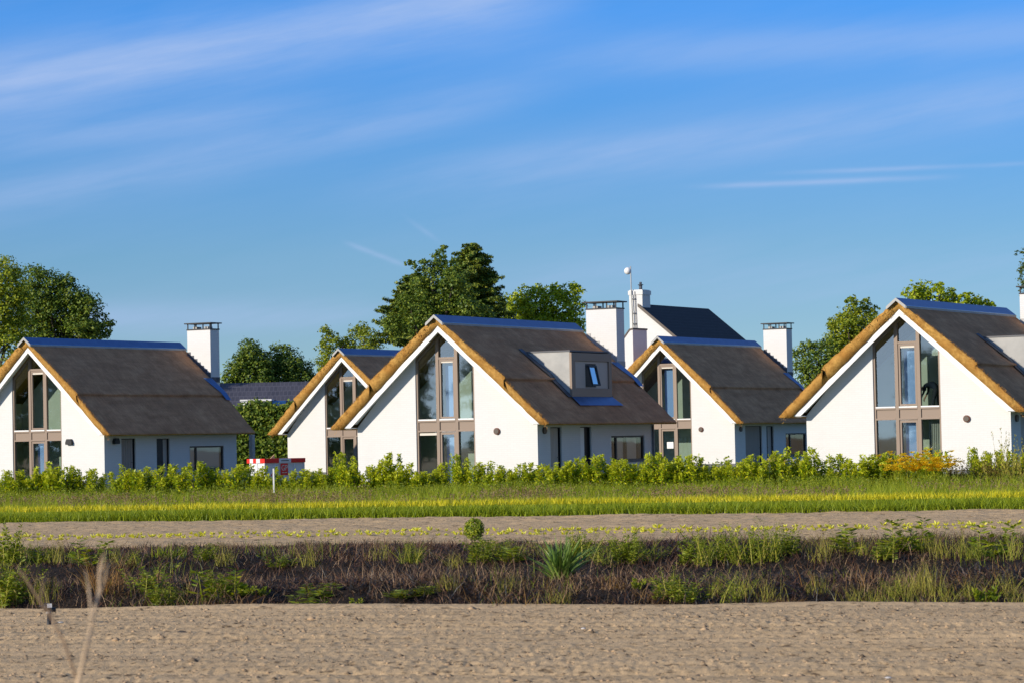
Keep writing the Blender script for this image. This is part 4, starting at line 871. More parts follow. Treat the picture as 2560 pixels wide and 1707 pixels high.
tree('broadleaf_tree', 'lighter green tree cut off by the left edge of the photo', 195, [(5, 640, 42), (35, 632, 26), (-30, 680, 60), (25, 690, 44), (0, 740, 46), (40, 740, 30), (15, 790, 46), (-10, 615, 25), (48, 670, 22)], LM['light'], 0.195, 3.99, trunk=-36.5, seed=3, clump=0.27, cover=0.7)
tree('broadleaf_tree', 'small dark tree with a pointed top behind the far bungalow', 230, [(572, 800, 22), (575, 820, 30), (550, 845, 28), (590, 845, 34), (535, 865, 26), (570, 875, 36), (600, 880, 30), (525, 880, 18)], LM['oak'], 0.203, 4.37, seed=4, clump=0.3)
tree('broadleaf_tree', 'small round dark tree left of the second house ridge', 232, [(640, 812, 24), (660, 835, 34), (625, 845, 30), (690, 845, 26), (645, 870, 38), (695, 870, 28), (615, 880, 22), (708, 868, 12)], LM['oak'], 0.203, 4.37, seed=5, clump=0.3)
tree('broadleaf_tree', 'thin airy tree rising behind the second house ridge', 215, [(745, 760, 13), (752, 775, 15), (770, 775, 11), (742, 800, 16), (760, 815, 18), (740, 835, 18), (790, 790, 16), (815, 765, 16), (832, 755, 16), (840, 780, 22), (800, 800, 20), (860, 785, 22), (780, 830, 26)], LM['light'], 0.172, 4.27, seed=6, clump=0.34, cover=0.9, tr=0.16)
tree('broadleaf_tree', 'tall dark broadleaf tree with a pointed top behind the middle house', 200, [(1013, 585, 17), (1005, 605, 24), (975, 605, 14), (950, 607, 11), (1030, 620, 26), (1000, 640, 40), (960, 655, 24), (1040, 660, 42), (980, 690, 44), (1030, 710, 50), (945, 715, 40), (1080, 715, 38), (910, 750, 36), (980, 745, 46), (1060, 750, 40), (1020, 570, 8), (938, 604, 8), (960, 630, 12), (1048, 600, 12), (925, 690, 16), (1062, 640, 18)], LM['oak'], 0.187, 4.75, seed=7, clump=0.30, tr=0.4, rs=0.98)
tree('chestnut_tree', 'yellow-green round crowned tree left of the middle chimney', 212, [(1205, 690, 28), (1240, 680, 26), (1275, 672, 22), (1312, 680, 26), (1225, 712, 34), (1275, 712, 38), (1318, 715, 28), (1195, 722, 30), (1250, 742, 36), (1310, 748, 30), (1325, 662, 10)], LM['chestnut'], 0.234, 4.18, seed=8, clump=0.3)
tree('broadleaf_tree', 'dark small tree between the tall conifer and the yellow-green tree', 222, [(1165, 700, 22), (1150, 720, 22), (1180, 725, 22), (1160, 745, 26)], LM['oak'], 0.187, 4.37, seed=9)
tree('broadleaf_tree', 'dense dark round bush-like tree left of the rightmost house', 190, [(1868, 795, 22), (1850, 815, 24), (1890, 815, 28), (1845, 850, 26), (1875, 850, 34), (1905, 850, 26), (1850, 885, 26), (1885, 890, 30), (1900, 790, 16), (1912, 830, 24), (1905, 870, 30), (1865, 920, 40), (1905, 910, 34)], LM['oak'], 0.172, 4.56, seed=10, clump=0.3)
tree('pine_tree', 'bushy pine-like tree with upright shoots left of the rightmost roof', 200, [(1952, 698, 14), (1965, 712, 20), (1990, 700, 13), (2010, 712, 11), (1935, 725, 18), (1980, 735, 30), (1920, 745, 18), (1945, 755, 28), (2005, 745, 24), (1915, 770, 16), (1960, 775, 30), (1958, 686, 7), (1990, 690, 6), (1925, 790, 30), (1990, 780, 34), (1935, 815, 34), (1910, 745, 14)], LM['light'], 0.172, 4.56, seed=11, clump=0.3)
tree('chestnut_tree', 'wide flat-topped green tree showing above the rightmost roof ridge', 190, [(2095, 668, 18), (2125, 665, 20), (2150, 672, 20), (2185, 680, 17), (2215, 688, 16), (2245, 692, 15), (2268, 698, 11), (2120, 690, 26), (2170, 700, 24), (2220, 708, 20), (2275, 703, 8)], LM['chestnut'], 0.218, 4.37, seed=12, clump=0.3)
tree('poplar_tree', 'feathery grey-green tree at the right edge of the photo', 205, [(2358, 580, 12), (2362, 610, 16), (2368, 640, 18), (2352, 655, 10), (2375, 690, 26), (2350, 620, 8), (2400, 640, 30), (2395, 600, 22), (2365, 720, 20)], LM['willow'], 0.18, 3.4, seed=13, clump=0.4, cover=0.6)
def conifer(label, Y, px, top, base, half, seed, n=34, tips=()):
    rng = np.random.default_rng(seed); sc = 7000 / Y / (2560 / 2352); w = at(px, top, Y); zt_ = w[2]; zb = at(px, base, Y)[2]; R = half / sc
    root = empty('conifer_tree', (w[0], Y, 0)); tag(root, label, 'tree', 'trees behind the houses')
    PS = []; NS = []; t = MB(); t.tube([(0, 0, -.2), (0, 0, zb), (0, 0, zt_ - .1)], [0.35, 0.28, 0.03], 8)
    def branch(d, z0, ln, droop):
        k = max(4, int(ln / 0.16))
        for i in range(k):
            u = (i + 1) / k; c = np.array([d[0] * ln * u, d[1] * ln * u, z0 + 0.35 * ln * u - droop * ln * u * u + 0.28 * ln * max(0, u - .6)])
            q = 0.34 * (1.15 - u * 0.75) * min(1.0, ln / 1.6) + 0.08; m = int(40 * (q / 0.3) ** 1.5) + 4; v = unit(m, rng) * (q * rng.uniform(0, 1, m) ** .5)[:, None] * np.array([1, 1, .7])
            PS.append(c + v); NS.append(norm(np.array([d[0], d[1], 0.6]) + rng.normal(size=(m, 3)) * .7))
    for i in range(n):
        f = (i + 0.5) / n; z0 = zt_ - (zt_ - zb) * f; ln = (0.25 + R * f ** 0.6) * rng.uniform(0.7, 1.15); a = rng.uniform(0, 2 * math.pi)
        for s_ in range(3): b = a + s_ * 2.1 + rng.normal() * .3; branch((math.cos(b), math.sin(b)), z0, ln * rng.uniform(.75, 1.1), 0.35)
    for (tx, ty) in tips:
        p = at(tx, ty, Y); dx = p[0] - w[0]; ln = abs(dx); branch((math.copysign(1, dx), -0.15), p[2] - 0.25 * ln, ln, 0.18); branch((math.copysign(0.9, dx), -0.35), p[2] - 0.35 * ln, ln * .8, 0.2)
    P = np.concatenate(PS); L = 0.24 * rng.uniform(.7, 1.3, len(P)); V, F = leaf_quads(P, np.concatenate(NS), L, L * .38, rng, .1)
    link('crown', np_mesh('crown', V, [F], LM['conifer']), root); t.build('trunk', MT['bark'], root)
conifer('tall dark conifer with drooping branches right behind the tallest broadleaf tree', 207, 1082, 562, 800, 112, 31, 52, tips=((1154, 640), (1156, 662), (1148, 685), (1112, 598), (1118, 618), (1098, 585), (1160, 700)))
conifer('golden green conifer with drooping branches left of the tallest broadleaf tree', 206, 955, 630, 800, 100, 32, 34, tips=((882, 690), (872, 718), (860, 742), (912, 652), (905, 672), (930, 640)))
def mirrored_trees():
    rng = np.random.default_rng(47); L3 = []
    for k in range(46):
        t = k / 45; x, y = -165 + 62 * t + rng.normal() * 4, -20 + 170 * t + rng.normal() * 4; h = 8.2 + 3.2 * math.sin(k * 1.9) * math.sin(k * .7) + rng.uniform(-1, 1)
        for z in np.arange(1.2, h - 1, 1.9): L3.append((x + rng.normal() * .8, y + rng.normal() * .8, z, rng.uniform(1.7, 2.4)))
        L3.append((x, y, h - 1.0, 1.5))
    for q in range(120): L3.append((-136.6 + rng.normal() * 1.5, -10.8 + rng.normal() * 1.5, rng.uniform(1.5, 9.6), rng.uniform(1.4, 2.0)))
    tag(link('tree_line', crown_mesh('tree_line', L3, LM['oak'], rng, .5, 3.5, .36, .6)), kind='stuff')
mirrored_trees()
def hedge_block():
    rng = np.random.default_rng(41); n = 5200
    x = rng.uniform(-18.9, -14.7, n); y = rng.uniform(188, 190, n); z = rng.uniform(0, 1, n) ** .8 * (4.55 + 0.25 * np.sin(x * 2.1)); f = rng.uniform(0, 1, n) < .75; y[f] = 188 + rng.uniform(-.25, .2, f.sum())
    P = np.column_stack([x, y, z]); P = np.repeat(P, 3, axis=0) + rng.normal(size=(3 * n, 3)) * .14
    L = .26 * rng.uniform(.7, 1.3, len(P)); V, F = leaf_quads(P, norm(np.array([0, -.7, .6]) + rng.normal(size=(len(P), 3)) * .7), L, L * .6, rng)
    tag(link('tall_hedge', np_mesh('tall_hedge', V, [F], LM['oak'])), 'tall dark clipped hedge behind the builder bag, between the two left houses', 'hedge')
hedge_block()

# ------------------------------------------------------------------ hedge of young laurels
def fx(px, T, py=1120):      # world X and Y where the column PX of the picture crosses the field line T
    Y = T
    for _ in range(6): X = at(px, py, Y)[0]; Y = T - 0.27 * X
    return X, Y
def laurel_mesh(rng, H, Wd, n, leggy=0.0):
    pb = PB(); st = MB(); k = 11
    for i in range(k):
        a = rng.uniform(0, 2 * math.pi); r = Wd * .5 * rng.uniform(.15, 1) ** .7; h = H * rng.uniform(.55, 1.0) if i else H
        tip = np.array([math.cos(a) * r, math.sin(a) * r, h]) if i else np.array([0.03, 0.0, h])
        st.tube([(0, 0, -.05), (tip[0] * .6, tip[1] * .6, h * .4), tuple(tip)], [.014, .010, .004], 5)
        m = int(n / k); u = rng.uniform(0.08 + leggy, 1.0, m) ** .85; base = np.column_stack([tip[0] * np.minimum(1, u * 1.5), tip[1] * np.minimum(1, u * 1.5), h * u])
        az = rng.uniform(0, 2 * math.pi, m); el = rng.uniform(-.1, .8, m) + .9 * u ** 2; spread = Wd * .25 * (1.2 - .92 * u) * rng.uniform(.35, 1.1, m)
        d = np.column_stack([np.cos(az), np.sin(az), el]); P = base + d * spread[:, None]
        Nn = norm(np.column_stack([-np.cos(az) * el * .6, -np.sin(az) * el * .6, np.ones(m)]) + rng.normal(size=(m, 3)) * .45)
        V, F = leaf_quads(P, Nn, 0.118 * rng.uniform(.7, 1.25, m), 0.046, rng, .18); new = u > .80
        f4 = np.arange(m); pb.leaves(V, F, 0)
        for j in f4[new]: pb.qm[len(pb.qm) - m + j] = 1
    pb.mb(st, 2); return pb.mesh('laurel', [LM['laurel'], LM['laurel_new'], MT['bark']])
lr = np.random.default_rng(51)
LAU = [laurel_mesh(lr, 1.0, .85, 1500), laurel_mesh(lr, 1.0, .75, 1300), laurel_mesh(lr, 1.0, .95, 1700), laurel_mesh(lr, 1.0, .62, 850, .1), laurel_mesh(lr, 1.0, .8, 1400)]
SEG = [(-60, 150, 'bushy young laurel before the glazed gable of the leftmost house'), (150, 242, 'young laurel before the white wall right of the leftmost gable window'), (242, 545, 'young laurel before the shaded side wall of the leftmost house'),
       (545, 700, 'young laurel before the white builder bag'), (700, 825, 'young laurel before the gable of the half hidden second house'), (825, 950, 'young laurel before the white wall left of the middle gable window'),
       (950, 1095, 'young laurel before the middle house gable window'), (1095, 1235, 'young laurel before the white wall right of the middle gable window'), (1235, 1505, 'young laurel before the shaded side wall of the middle house'),
       (1505, 1700, 'young laurel before the gable of the house right of the middle'), (1700, 1850, 'young laurel before the planks and fence of the right middle yard'), (1850, 2010, 'young laurel before the white wall left of the rightmost gable window'), (2010, 2165, 'young laurel behind the yellow daylilies'), (2165, 2420, 'young laurel among the reddish shrubs at the right end of the hedge')]
px = -45.0; i = 0; gaps = [(236, 248), (948, 958), (1104, 1114), (1874, 1884), (1950, 1960), (2190, 2230), (2270, 2295)]
while px < 2400:
    step = lr.uniform(22, 34); c = px + step / 2; px += step
    if any(a < c < b for a, b in gaps): continue
    T = 84.5 + lr.uniform(-.35, .35); X, Y = fx(c, T); topy = 1086 - 46 * c / 2352 + lr.normal() * 11
    if 555 < c < 705: topy += 9
    if abs(c - 1140) < 20: topy = 1064
    if abs(c - 2035) < 22: topy = 1045
    H = max(.75, at(c, topy, Y)[2] + 0.02); o = link('laurel_shrub', LAU[i % 5]); i += 1
    o.location = (X, Y, -0.02); o.rotation_euler = (0, 0, lr.uniform(0, 6.28)); wsc = lr.uniform(.85, 1.2); o.scale = (wsc, wsc, H)
    lab = [l for a, b, l in SEG if a <= c < b][0]; tag(o, lab, 'shrub', 'young laurel shrubs in the hedge row')
# ------------------------------------------------------------------ daylilies, reddish shrubs and tall stems at the right
def daylily_mesh(rng):
    pb = PB(); n = 46; B = np.column_stack([rng.normal(size=n) * .05, rng.normal(size=n) * .05, np.zeros(n)]); pb.blades(blades(B, rng.uniform(.35, .6, n), .022, rng.normal(size=(n, 2)) * .45, rng, 3), 0)
    m = 9; B = np.column_stack([rng.normal(size=m) * .06, rng.normal(size=m) * .06, np.zeros(m)]); ln = rng.normal(size=(m, 2)) * .22; H = rng.uniform(.68, .98, m); pb.blades(blades(B, H, .012, ln, rng, 2), 0)
    for b, l, h in zip(B, ln, H):
        c = np.array([b[0] + l[0] * h, b[1] + l[1] * h, h * .97])
        for f in range(rng.integers(1, 3)):
            cc = c + rng.normal(size=3) * .03; a0 = rng.uniform(0, 6.28); tl = rng.normal(size=2) * .3
            az = a0 + np.arange(6) * math.pi / 3; d = np.column_stack([np.cos(az), np.sin(az), np.full(6, .55)]); P = cc + d * .05; Nn = norm(np.column_stack([-np.cos(az) * .55 + tl[0], -np.sin(az) * .55 + tl[1], np.ones(6)]))
            a = norm(d); bb = norm(np.cross(Nn, a)); V = np.stack([P - a * .05, P + bb * .026, P + a * .058, P - bb * .026], axis=1).reshape(-1, 3); pb.leaves(V, np.arange(24).reshape(6, 4), 1)
    return pb.mesh('daylily', [LM['wild'], LM['flower']])
DAY = [daylily_mesh(lr) for _ in range(4)]
for k in range(26):
    c = 2050 + k * 5.0 + lr.uniform(-4, 4); X, Y = fx(c, 82.0 + lr.uniform(-.7, .7)); o = link('daylily', DAY[k % 4]); o.location = (X, Y, -0.02); o.rotation_euler = (0, 0, lr.uniform(0, 6.28)); s_ = lr.uniform(.85, 1.15); o.scale = (s_, s_, s_ * 1.08)
    tag(o, 'daylily clump with yellow flowers before the rightmost gable window', 'daylily', 'yellow daylilies before the hedge')
def stalky(rng, H, n, leaf, spread, mats, ml=0, ms=1, stems=7, lw=.45, up=.7, bare=.1):
    """upright weed: several stems set with small leaves"""
    pb = PB(); st = np.column_stack([rng.normal(size=stems) * spread * .3, rng.normal(size=stems) * spread * .3, np.full(stems, -.03)]); ln = np.column_stack([rng.normal(size=stems), rng.normal(size=stems)]) * spread / H * .55
    hs = H * rng.uniform(.6, 1, stems); hs[0] = H; pb.blades(blades(st, hs, .014, ln, rng, 3, .3), ms)
    k = n // stems
    for b, l, h in zip(st, ln, hs):
        u = rng.uniform(bare, 1, k) ** .9; az = rng.uniform(0, 6.28, k); r = leaf * .5 * (1.2 - .6 * u)
        P = np.column_stack([b[0] + l[0] * h * u ** 1.3 + np.cos(az) * r, b[1] + l[1] * h * u ** 1.3 + np.sin(az) * r, h * u * .97])
        d = norm(np.column_stack([np.cos(az), np.sin(az), np.full(k, up)])); bb = norm(np.cross(d, rng.normal(size=(k, 3)))); L = leaf * rng.uniform(.6, 1.2, k)[:, None] * (1.25 - .6 * u)[:, None]
        V = np.stack([P - d * L * .5, P + bb * L * lw * .5, P + d * L * .5, P - bb * L * lw * .5], axis=1).reshape(-1, 3); pb.leaves(V, np.arange(4 * k).reshape(k, 4), ml)
    return pb.mesh('weed', mats)
def tuft(rng, H, n, wd, lean, mats, seeds=0, spread=.08):
    pb = PB(); B = np.column_stack([rng.normal(size=n) * spread, rng.normal(size=n) * spread, np.full(n, -.03)]); pb.blades(blades(B, H * rng.uniform(.45, 1, n), wd, rng.normal(size=(n, 2)) * lean, rng, 3), 0)
    if seeds:
        Bs = np.column_stack([rng.normal(size=seeds) * spread, rng.normal(size=seeds) * spread, np.full(seeds, -.03)]); ln = rng.normal(size=(seeds, 2)) * lean * .5; hs = H * rng.uniform(.8, 1.1, seeds); pb.blades(blades(Bs, hs, wd * .6, ln, rng, 3), 0)
        for b, l, h in zip(Bs, ln, hs):
            k = 14; u = rng.uniform(.72, 1, k); P = np.column_stack([b[0] + l[0] * h * u ** 1.5, b[1] + l[1] * h * u ** 1.5, h * u * .97]) + rng.normal(size=(k, 3)) * .012; V, F = leaf_quads(P, unit(k, rng), .03, .009, rng); pb.leaves(V, F, 1)
    return pb.mesh('tuft', mats)
RED = [stalky(lr, 1.0, 620, .075, .5, [LM['reddish'], LM['olive']], stems=14, up=.9) for _ in range(3)]
for k, c in enumerate([2178, 2198, 2216, 2232, 2250, 2268, 2284, 2302, 2318, 2336, 2350, 2372]):
    X, Y = fx(c, 83.6 + lr.uniform(-.8, .6)); o = link('reddish_shrub', RED[k % 3]); H = at(c, 1046 + lr.uniform(-12, 16), Y)[2]; o.location = (X, Y, 0); o.scale = (.9, .9, H); o.rotation_euler = (0, 0, lr.uniform(0, 6))
    tag(o, 'reddish green twiggy shrub at the right end of the hedge', 'shrub', 'reddish shrubs at the right end of the hedge')
STEM = [stalky(lr, 1.0, 170, .06, .32, [LM['olive'], LM['olive']], stems=5, up=1.2, bare=.35) for _ in range(2)]
for k, (c, ty) in enumerate([(2310, 968), (2318, 985), (2332, 985), (2345, 1000), (2262, 1030)]):
    X, Y = fx(c, 82.4); o = link('tall_weed', STEM[k % 2]); H = at(c, ty, Y)[2]; o.location = (X, Y, 0); o.scale = (1.0, 1.0, H); o.rotation_euler = (0, 0, k * 1.3)
    tag(o, ['tallest thin bare-stemmed weed before the rightmost house corner', 'thin tall weed just right of the tallest one at the rightmost house corner', 'thin tall weed before the shaded side of the rightmost house', 'thin tall weed at the very right edge of the photo', 'thin wispy weed standing before the white wall of the rightmost house'][k], 'weed', 'thin tall weeds by the rightmost house')
# sparse dark-leaved shrubs against the white walls
DRK = [stalky(lr, 1.0, 190, .10, .55, [LM['oak'], MT['bark']], stems=7, bare=.35) for _ in range(2)]
for k, (c, ty, lab) in enumerate([(772, 1070, 'sparse dark-leaved shrub at the foot of the second house wall'), (726, 1078, 'sparse dark-leaved shrub right of the white builder bag'), (1620, 1045, 'sparse dark-leaved shrub before the right middle gable'), (1662, 1046, 'sparse dark-leaved shrub near the corner of the right middle house'), (1455, 1048, 'loose dark shrub under the side window of the middle house'), (365, 1062, 'loose dark shrub between the doors of the leftmost house')]):
    X, Y = fx(c, 85.6); o = link('sparse_shrub', DRK[k % 2]); H = at(c, ty, Y)[2]; o.location = (X, Y, 0); o.scale = (1, 1, H); o.rotation_euler = (0, 0, k); tag(o, lab, 'shrub')
# ------------------------------------------------------------------ grass strips (nobody could count them)
def strip_points(n, x0, x1, t0, t1, rng, pw=1.0):
    X = rng.uniform(x0, x1, n); T = t0 + (t1 - t0) * rng.uniform(0, 1, n) ** pw; return X, T
gr = np.random.default_rng(61)
def crop_strip():
    pb = PB(); n = 30000; X, T = strip_points(n, -15.5, 15.5, 63.7, 65.7, gr, 1.4); T += .22 * (vnoise(X * 1.3, X * 0, 62) - .5); P = fld(X, T); B = np.column_stack([P, np.full(n, -.02)])
    hh = .34 * (0.75 + 0.4 * vnoise(X * 1.8, T * 1.8, 63)) * np.clip((T - 62.7) / 1.2, .7, 1) * np.where(T > 64.7, .78, 1) * gr.uniform(.7, 1.15, n)
    pb.blades(blades(B, hh, .020, gr.normal(size=(n, 2)) * .55, gr, 2), 0)
    n = 10000; X, T = strip_points(n, -15.5, 15.5, 64.35, 65.8, gr, 1.0); P = fld(X, T); z = .235 * np.clip((T - 63.2) / 1.0, .5, 1); B = np.column_stack([P, z])
    pb.blades(blades(B, .15 * gr.uniform(.7, 1.25, n) * (0.8 + 0.4 * vnoise(X * 1.8, T * 1.8, 63)), .020, gr.normal(size=(n, 2)) * .5, gr, 2), 1)
    tag(link('crop_row', pb.mesh('crop_row', [LM['crop'], LM['croptip']])), kind='stuff')
crop_strip()
def wild_strip():
    pb = PB(); n = 85000; X, T = strip_points(n, -18.5, 18.5, 66.0, 84.0, gr); P = fld(X, T); B = np.column_stack([P, np.full(n, -.03)])
    patch = vnoise(X * .55, T * .3, 71); hh = (.16 + .32 * patch + .10 * np.clip((T - 70) / 10, 0, 1)) * gr.uniform(.4, 1.3, n)
    pb.blades(blades(B, hh, .018, gr.normal(size=(n, 2)) * .35, gr, 2, .8), 0)
    n = 15000; X, T = strip_points(n, -18.5, 18.5, 79.5, 84.0, gr); P = fld(X, T); B = np.column_stack([P, np.full(n, -.03)]); hh = (.30 + .40 * vnoise(X * 1.1, T * .8, 75)) * gr.uniform(.5, 1.1, n); ln = gr.normal(size=(n, 2)) * .16
    pb.blades(blades(B, hh, .012, ln, gr, 2, .6), 0); k = 4; u = gr.uniform(.3, 1.0, (n, k)); Pp = np.stack([B[:, 0:1] + ln[:, 0:1] * hh[:, None] * u ** 1.6, B[:, 1:2] + ln[:, 1:2] * hh[:, None] * u ** 1.6, hh[:, None] * u * .98], axis=-1).reshape(-1, 3) + gr.normal(size=(n * k, 3)) * .02
    V, F = leaf_quads(Pp, unit(n * k, gr), .07, .022, gr); pb.leaves(V, F, 2)
    n = 9000; X, T = strip_points(n, -18.5, 18.5, 68.0, 83.5, gr); keep = vnoise(X * .42, T * .25, 72) > .56; X, T = X[keep], T[keep]; n = len(X); P = fld(X, T); B = np.column_stack([P, np.full(n, -.03)])
    ln = gr.normal(size=(n, 2)) * .2; hh = gr.uniform(.26, .50, n); pb.blades(blades(B, hh, .010, ln, gr, 2), 1)
    k = 5; u = gr.uniform(.7, 1.02, (n, k)); Pp = np.stack([B[:, 0:1] + ln[:, 0:1] * hh[:, None] * u ** 1.5, B[:, 1:2] + ln[:, 1:2] * hh[:, None] * u ** 1.5, hh[:, None] * u * .98], axis=-1).reshape(-1, 3) + gr.normal(size=(n * k, 3)) * .014
    V, F = leaf_quads(Pp, unit(n * k, gr), .055, .022, gr); pb.leaves(V, F, 1)
    tag(link('wild_grass', pb.mesh('wild_grass', [LM['wild'], LM['seed'], LM['weed']])), kind='stuff')
wild_strip()
def yard_grass():
    pb = PB(); n = 30000; X, T = strip_points(n, -24, 24, 84.0, 112, gr); P = fld(X, T); B = np.column_stack([P, np.full(n, -.05)])
    pb.blades(blades(B, gr.uniform(.1, .32, n), .03, gr.normal(size=(n, 2)) * .5, gr, 2), 0); tag(link('yard_grass', pb.mesh('yard_grass', [LM['wild']])), kind='stuff')
yard_grass()
# ------------------------------------------------------------------ dead plants on the dark bed
def dead_growth():
    pb = PB()
    def put(n, t0, t1, h0, h1, w, lean, m, seg=2, thr=None, sd=0):
        X, T = strip_points(n, -11, 11, t0, t1, gr)
        if thr is not None: k = vnoise(X * .8, T * .7, 80 + sd) > thr; X, T = X[k], T[k]
        n = len(X); P = fld(X, T); B = np.column_stack([P, h_bed(X, T) - .02]); d = vnoise(X * 1.6, T * 1.2, 81)
        pb.blades(blades(B, gr.uniform(h0, h1, n) * (.55 + .8 * d), w, gr.normal(size=(n, 2)) * lean, gr, seg), m)
    put(60000, 28.8, 46.0, .08, .20, .011, 1.5, 0); put(18000, 28.8, 33.0, .10, .24, .013, 1.4, 0); put(16000, 35, 41, .10, .25, .014, 1.4, 0); put(14000, 43.6, 46.3, .06, .17, .013, 1.3, 0)
    put(26000, 28.8, 46.0, .08, .26, .006, 1.3, 1, 2, .4, 1); put(10000, 28.7, 32.0, .08, .26, .006, 1.4, 1, 2, .4, 2)
    put(22000, 28.8, 33.2, .10, .27, .012, 1.1, 2, 2, .48, 3); put(16000, 34.5, 41.0, .09, .24, .012, 1.2, 2, 2, .5, 4); put(9000, 43.8, 46.3, .06, .2, .012, 1.0, 2, 2, .4, 5)
    put(9000, 28.7, 31.8, .10, .30, .006, .8, 1, 2, .6, 6); put(6000, 34.5, 40.0, .10, .30, .006, .8, 1, 2, .62, 7)
    tag(link('dead_undergrowth', pb.mesh('dead_undergrowth', [LM['dead'], LM['deadlight'], LM['char']])), kind='stuff')
    pb = PB()
    def green(n, t0, t1, h0, h1, w, lean, m, thr, sd, fx_=.5):
        X, T = strip_points(n, -11, 11, t0, t1, gr); k = vnoise(X * fx_, T * .6, 90 + sd) > thr; X, T = X[k], T[k]; n = len(X); P = fld(X, T); B = np.column_stack([P, h_bed(X, T) - .02])
        pb.blades(blades(B, gr.uniform(h0, h1, n), w, gr.normal(size=(n, 2)) * lean, gr, 2), m)
    green(3500, 28.7, 43.0, .08, .26, .006, .4, 0, .68, 1); green(3600, 33.8, 37.5, .12, .40, .007, .35, 0, .66, 2, .7); green(2600, 28.5, 30.2, .05, .22, .008, .5, 0, .55, 3, .8); green(2000, 28.6, 31.5, .12, .34, .008, .4, 1, .66, 4, .9); green(900, 45.5, 47.4, .04, .12, .008, .5, 2, .55, 5)
    tag(link('weedy_grass', pb.mesh('weedy_grass', [LM['weed'], LM['rust'], LM['olive']])), kind='stuff')
dead_growth()
# ------------------------------------------------------------------ single weeds on the bed
wr = np.random.default_rng(71)
WK = dict(
 bushy=[stalky(wr, 1, 520, .085, .34, [LM['weed'], LM['olive']], stems=11, up=.8) for _ in range(3)],
 feather=[stalky(wr, 1, 640, .060, .30, [LM['weed'], LM['olive']], stems=16, up=1.6, lw=.2, bare=.05) for _ in range(3)],
 leafy=[stalky(wr, 1, 150, .20, .22, [LM['bright'], LM['bright']], stems=4, up=.55, lw=.30) for _ in range(3)],
 grass=[tuft(wr, 1, 40, .007, .16, [LM['olive'], LM['seed']], 16, .09) for _ in range(3)],
 dry=[tuft(wr, 1, 70, .010, .22, [LM['rust'], LM['seed']], 10, .09) for _ in range(2)],
 low=[stalky(wr, 1, 190, .5, 1.3, [LM['bright'], LM['olive']], stems=9, up=.6, lw=.4) for _ in range(2)])
WN = dict(bushy=('bushy_weed', 'bushy yellow-green weed'), feather=('feathery_weed', 'feathery upright green weed'), leafy=('leafy_weed', 'broad-leaved bright green weed'), grass=('grass_tuft', 'thin pale grass tuft with seed heads'), dry=('dry_grass_tuft', 'orange dried grass tuft'), low=('low_weed', 'low spreading green weed'))
ROWT = {2: 35.6, 1: 29.3, 3: 45.9}
WL = [('feather', 2, 1345, 84), ('bushy', 2, 1332, 62), ('feather', 2, 1390, 70), ('bushy', 2, 1432, 72), ('feather', 2, 1465, 76), ('bushy', 2, 1448, 60), ('feather', 2, 1500, 52), ('bushy', 2, 1590, 78), ('feather', 2, 1612, 92), ('feather', 2, 1640, 86), ('bushy', 2, 1668, 70), ('feather', 2, 1692, 84), ('feather', 2, 1715, 105), ('bushy', 2, 1738, 80), ('feather', 2, 1765, 110), ('feather', 2, 1790, 90), ('bushy', 2, 1815, 70), ('grass', 2, 1850, 50), ('grass', 2, 1890, 58), ('leafy', 2, 1946, 66), ('grass', 2, 1905, 62), ('grass', 2, 1985, 52), ('bushy', 2, 2030, 56), ('leafy', 2, 2086, 86), ('leafy', 2, 2056, 45), ('grass', 2, 2135, 60), ('grass', 2, 2165, 64), ('grass', 2, 2210, 70), ('feather', 2, 2240, 50), ('leafy', 2, 2291, 84), ('grass', 2, 2330, 66),
 ('bushy', 2, 25, 105), ('grass', 2, 60, 80), ('bushy', 2, 95, 48), ('grass', 2, 130, 62), ('leafy', 2, 214, 62), ('grass', 2, 175, 48), ('grass', 2, 260, 52), ('feather', 2, 300, 50), ('bushy', 2, 472, 44), ('grass', 2, 520, 58), ('bushy', 2, 645, 36), ('grass', 2, 706, 62), ('feather', 2, 935, 64), ('feather', 2, 950, 55), ('bushy', 2, 1100, 66), ('feather', 2, 1125, 56), ('bushy', 2, 1150, 54), ('feather', 2, 1180, 46), ('grass', 2, 875, 50), ('grass', 2, 1050, 44), ('grass', 2, 1245, 60), ('leafy', 2, 1172, 40),
 ('bushy', 1, 342, 72), ('bushy', 1, 366, 60), ('feather', 1, 400, 52), ('dry', 1, 236, 96), ('dry', 1, 252, 70), ('dry', 1, 18, 95), ('bushy', 1, 35, 90), ('bushy', 1, 6, 110), ('grass', 1, 100, 70), ('leafy', 1, 497, 86), ('bushy', 1, 512, 60), ('dry', 1, 520, 58), ('low', 1, 565, 26), ('low', 1, 600, 22), ('leafy', 1, 716, 42), ('leafy', 1, 735, 34), ('low', 1, 810, 22), ('leafy', 1, 920, 22), ('leafy', 1, 975, 26), ('grass', 1, 1165, 56), ('grass', 1, 1030, 46), ('grass', 1, 1275, 44), ('bushy', 1, 1530, 62), ('feather', 1, 1552, 80), ('bushy', 1, 1575, 56), ('grass', 1, 1640, 64), ('feather', 1, 1680, 84), ('grass', 1, 1710, 62), ('dry', 1, 1415, 44), ('dry', 1, 1500, 36), ('low', 1, 1460, 24), ('grass', 1, 1760, 70), ('grass', 1, 1880, 54), ('grass', 1, 1960, 52), ('grass', 1, 2010, 62), ('grass', 1, 2075, 80), ('feather', 1, 2060, 56), ('grass', 1, 2110, 74), ('grass', 1, 2135, 92), ('grass', 1, 2165, 60), ('grass', 1, 2235, 62), ('low', 1, 2260, 40), ('grass', 1, 2305, 62), ('dry', 1, 1800, 34), ('grass', 1, 2340, 56)]
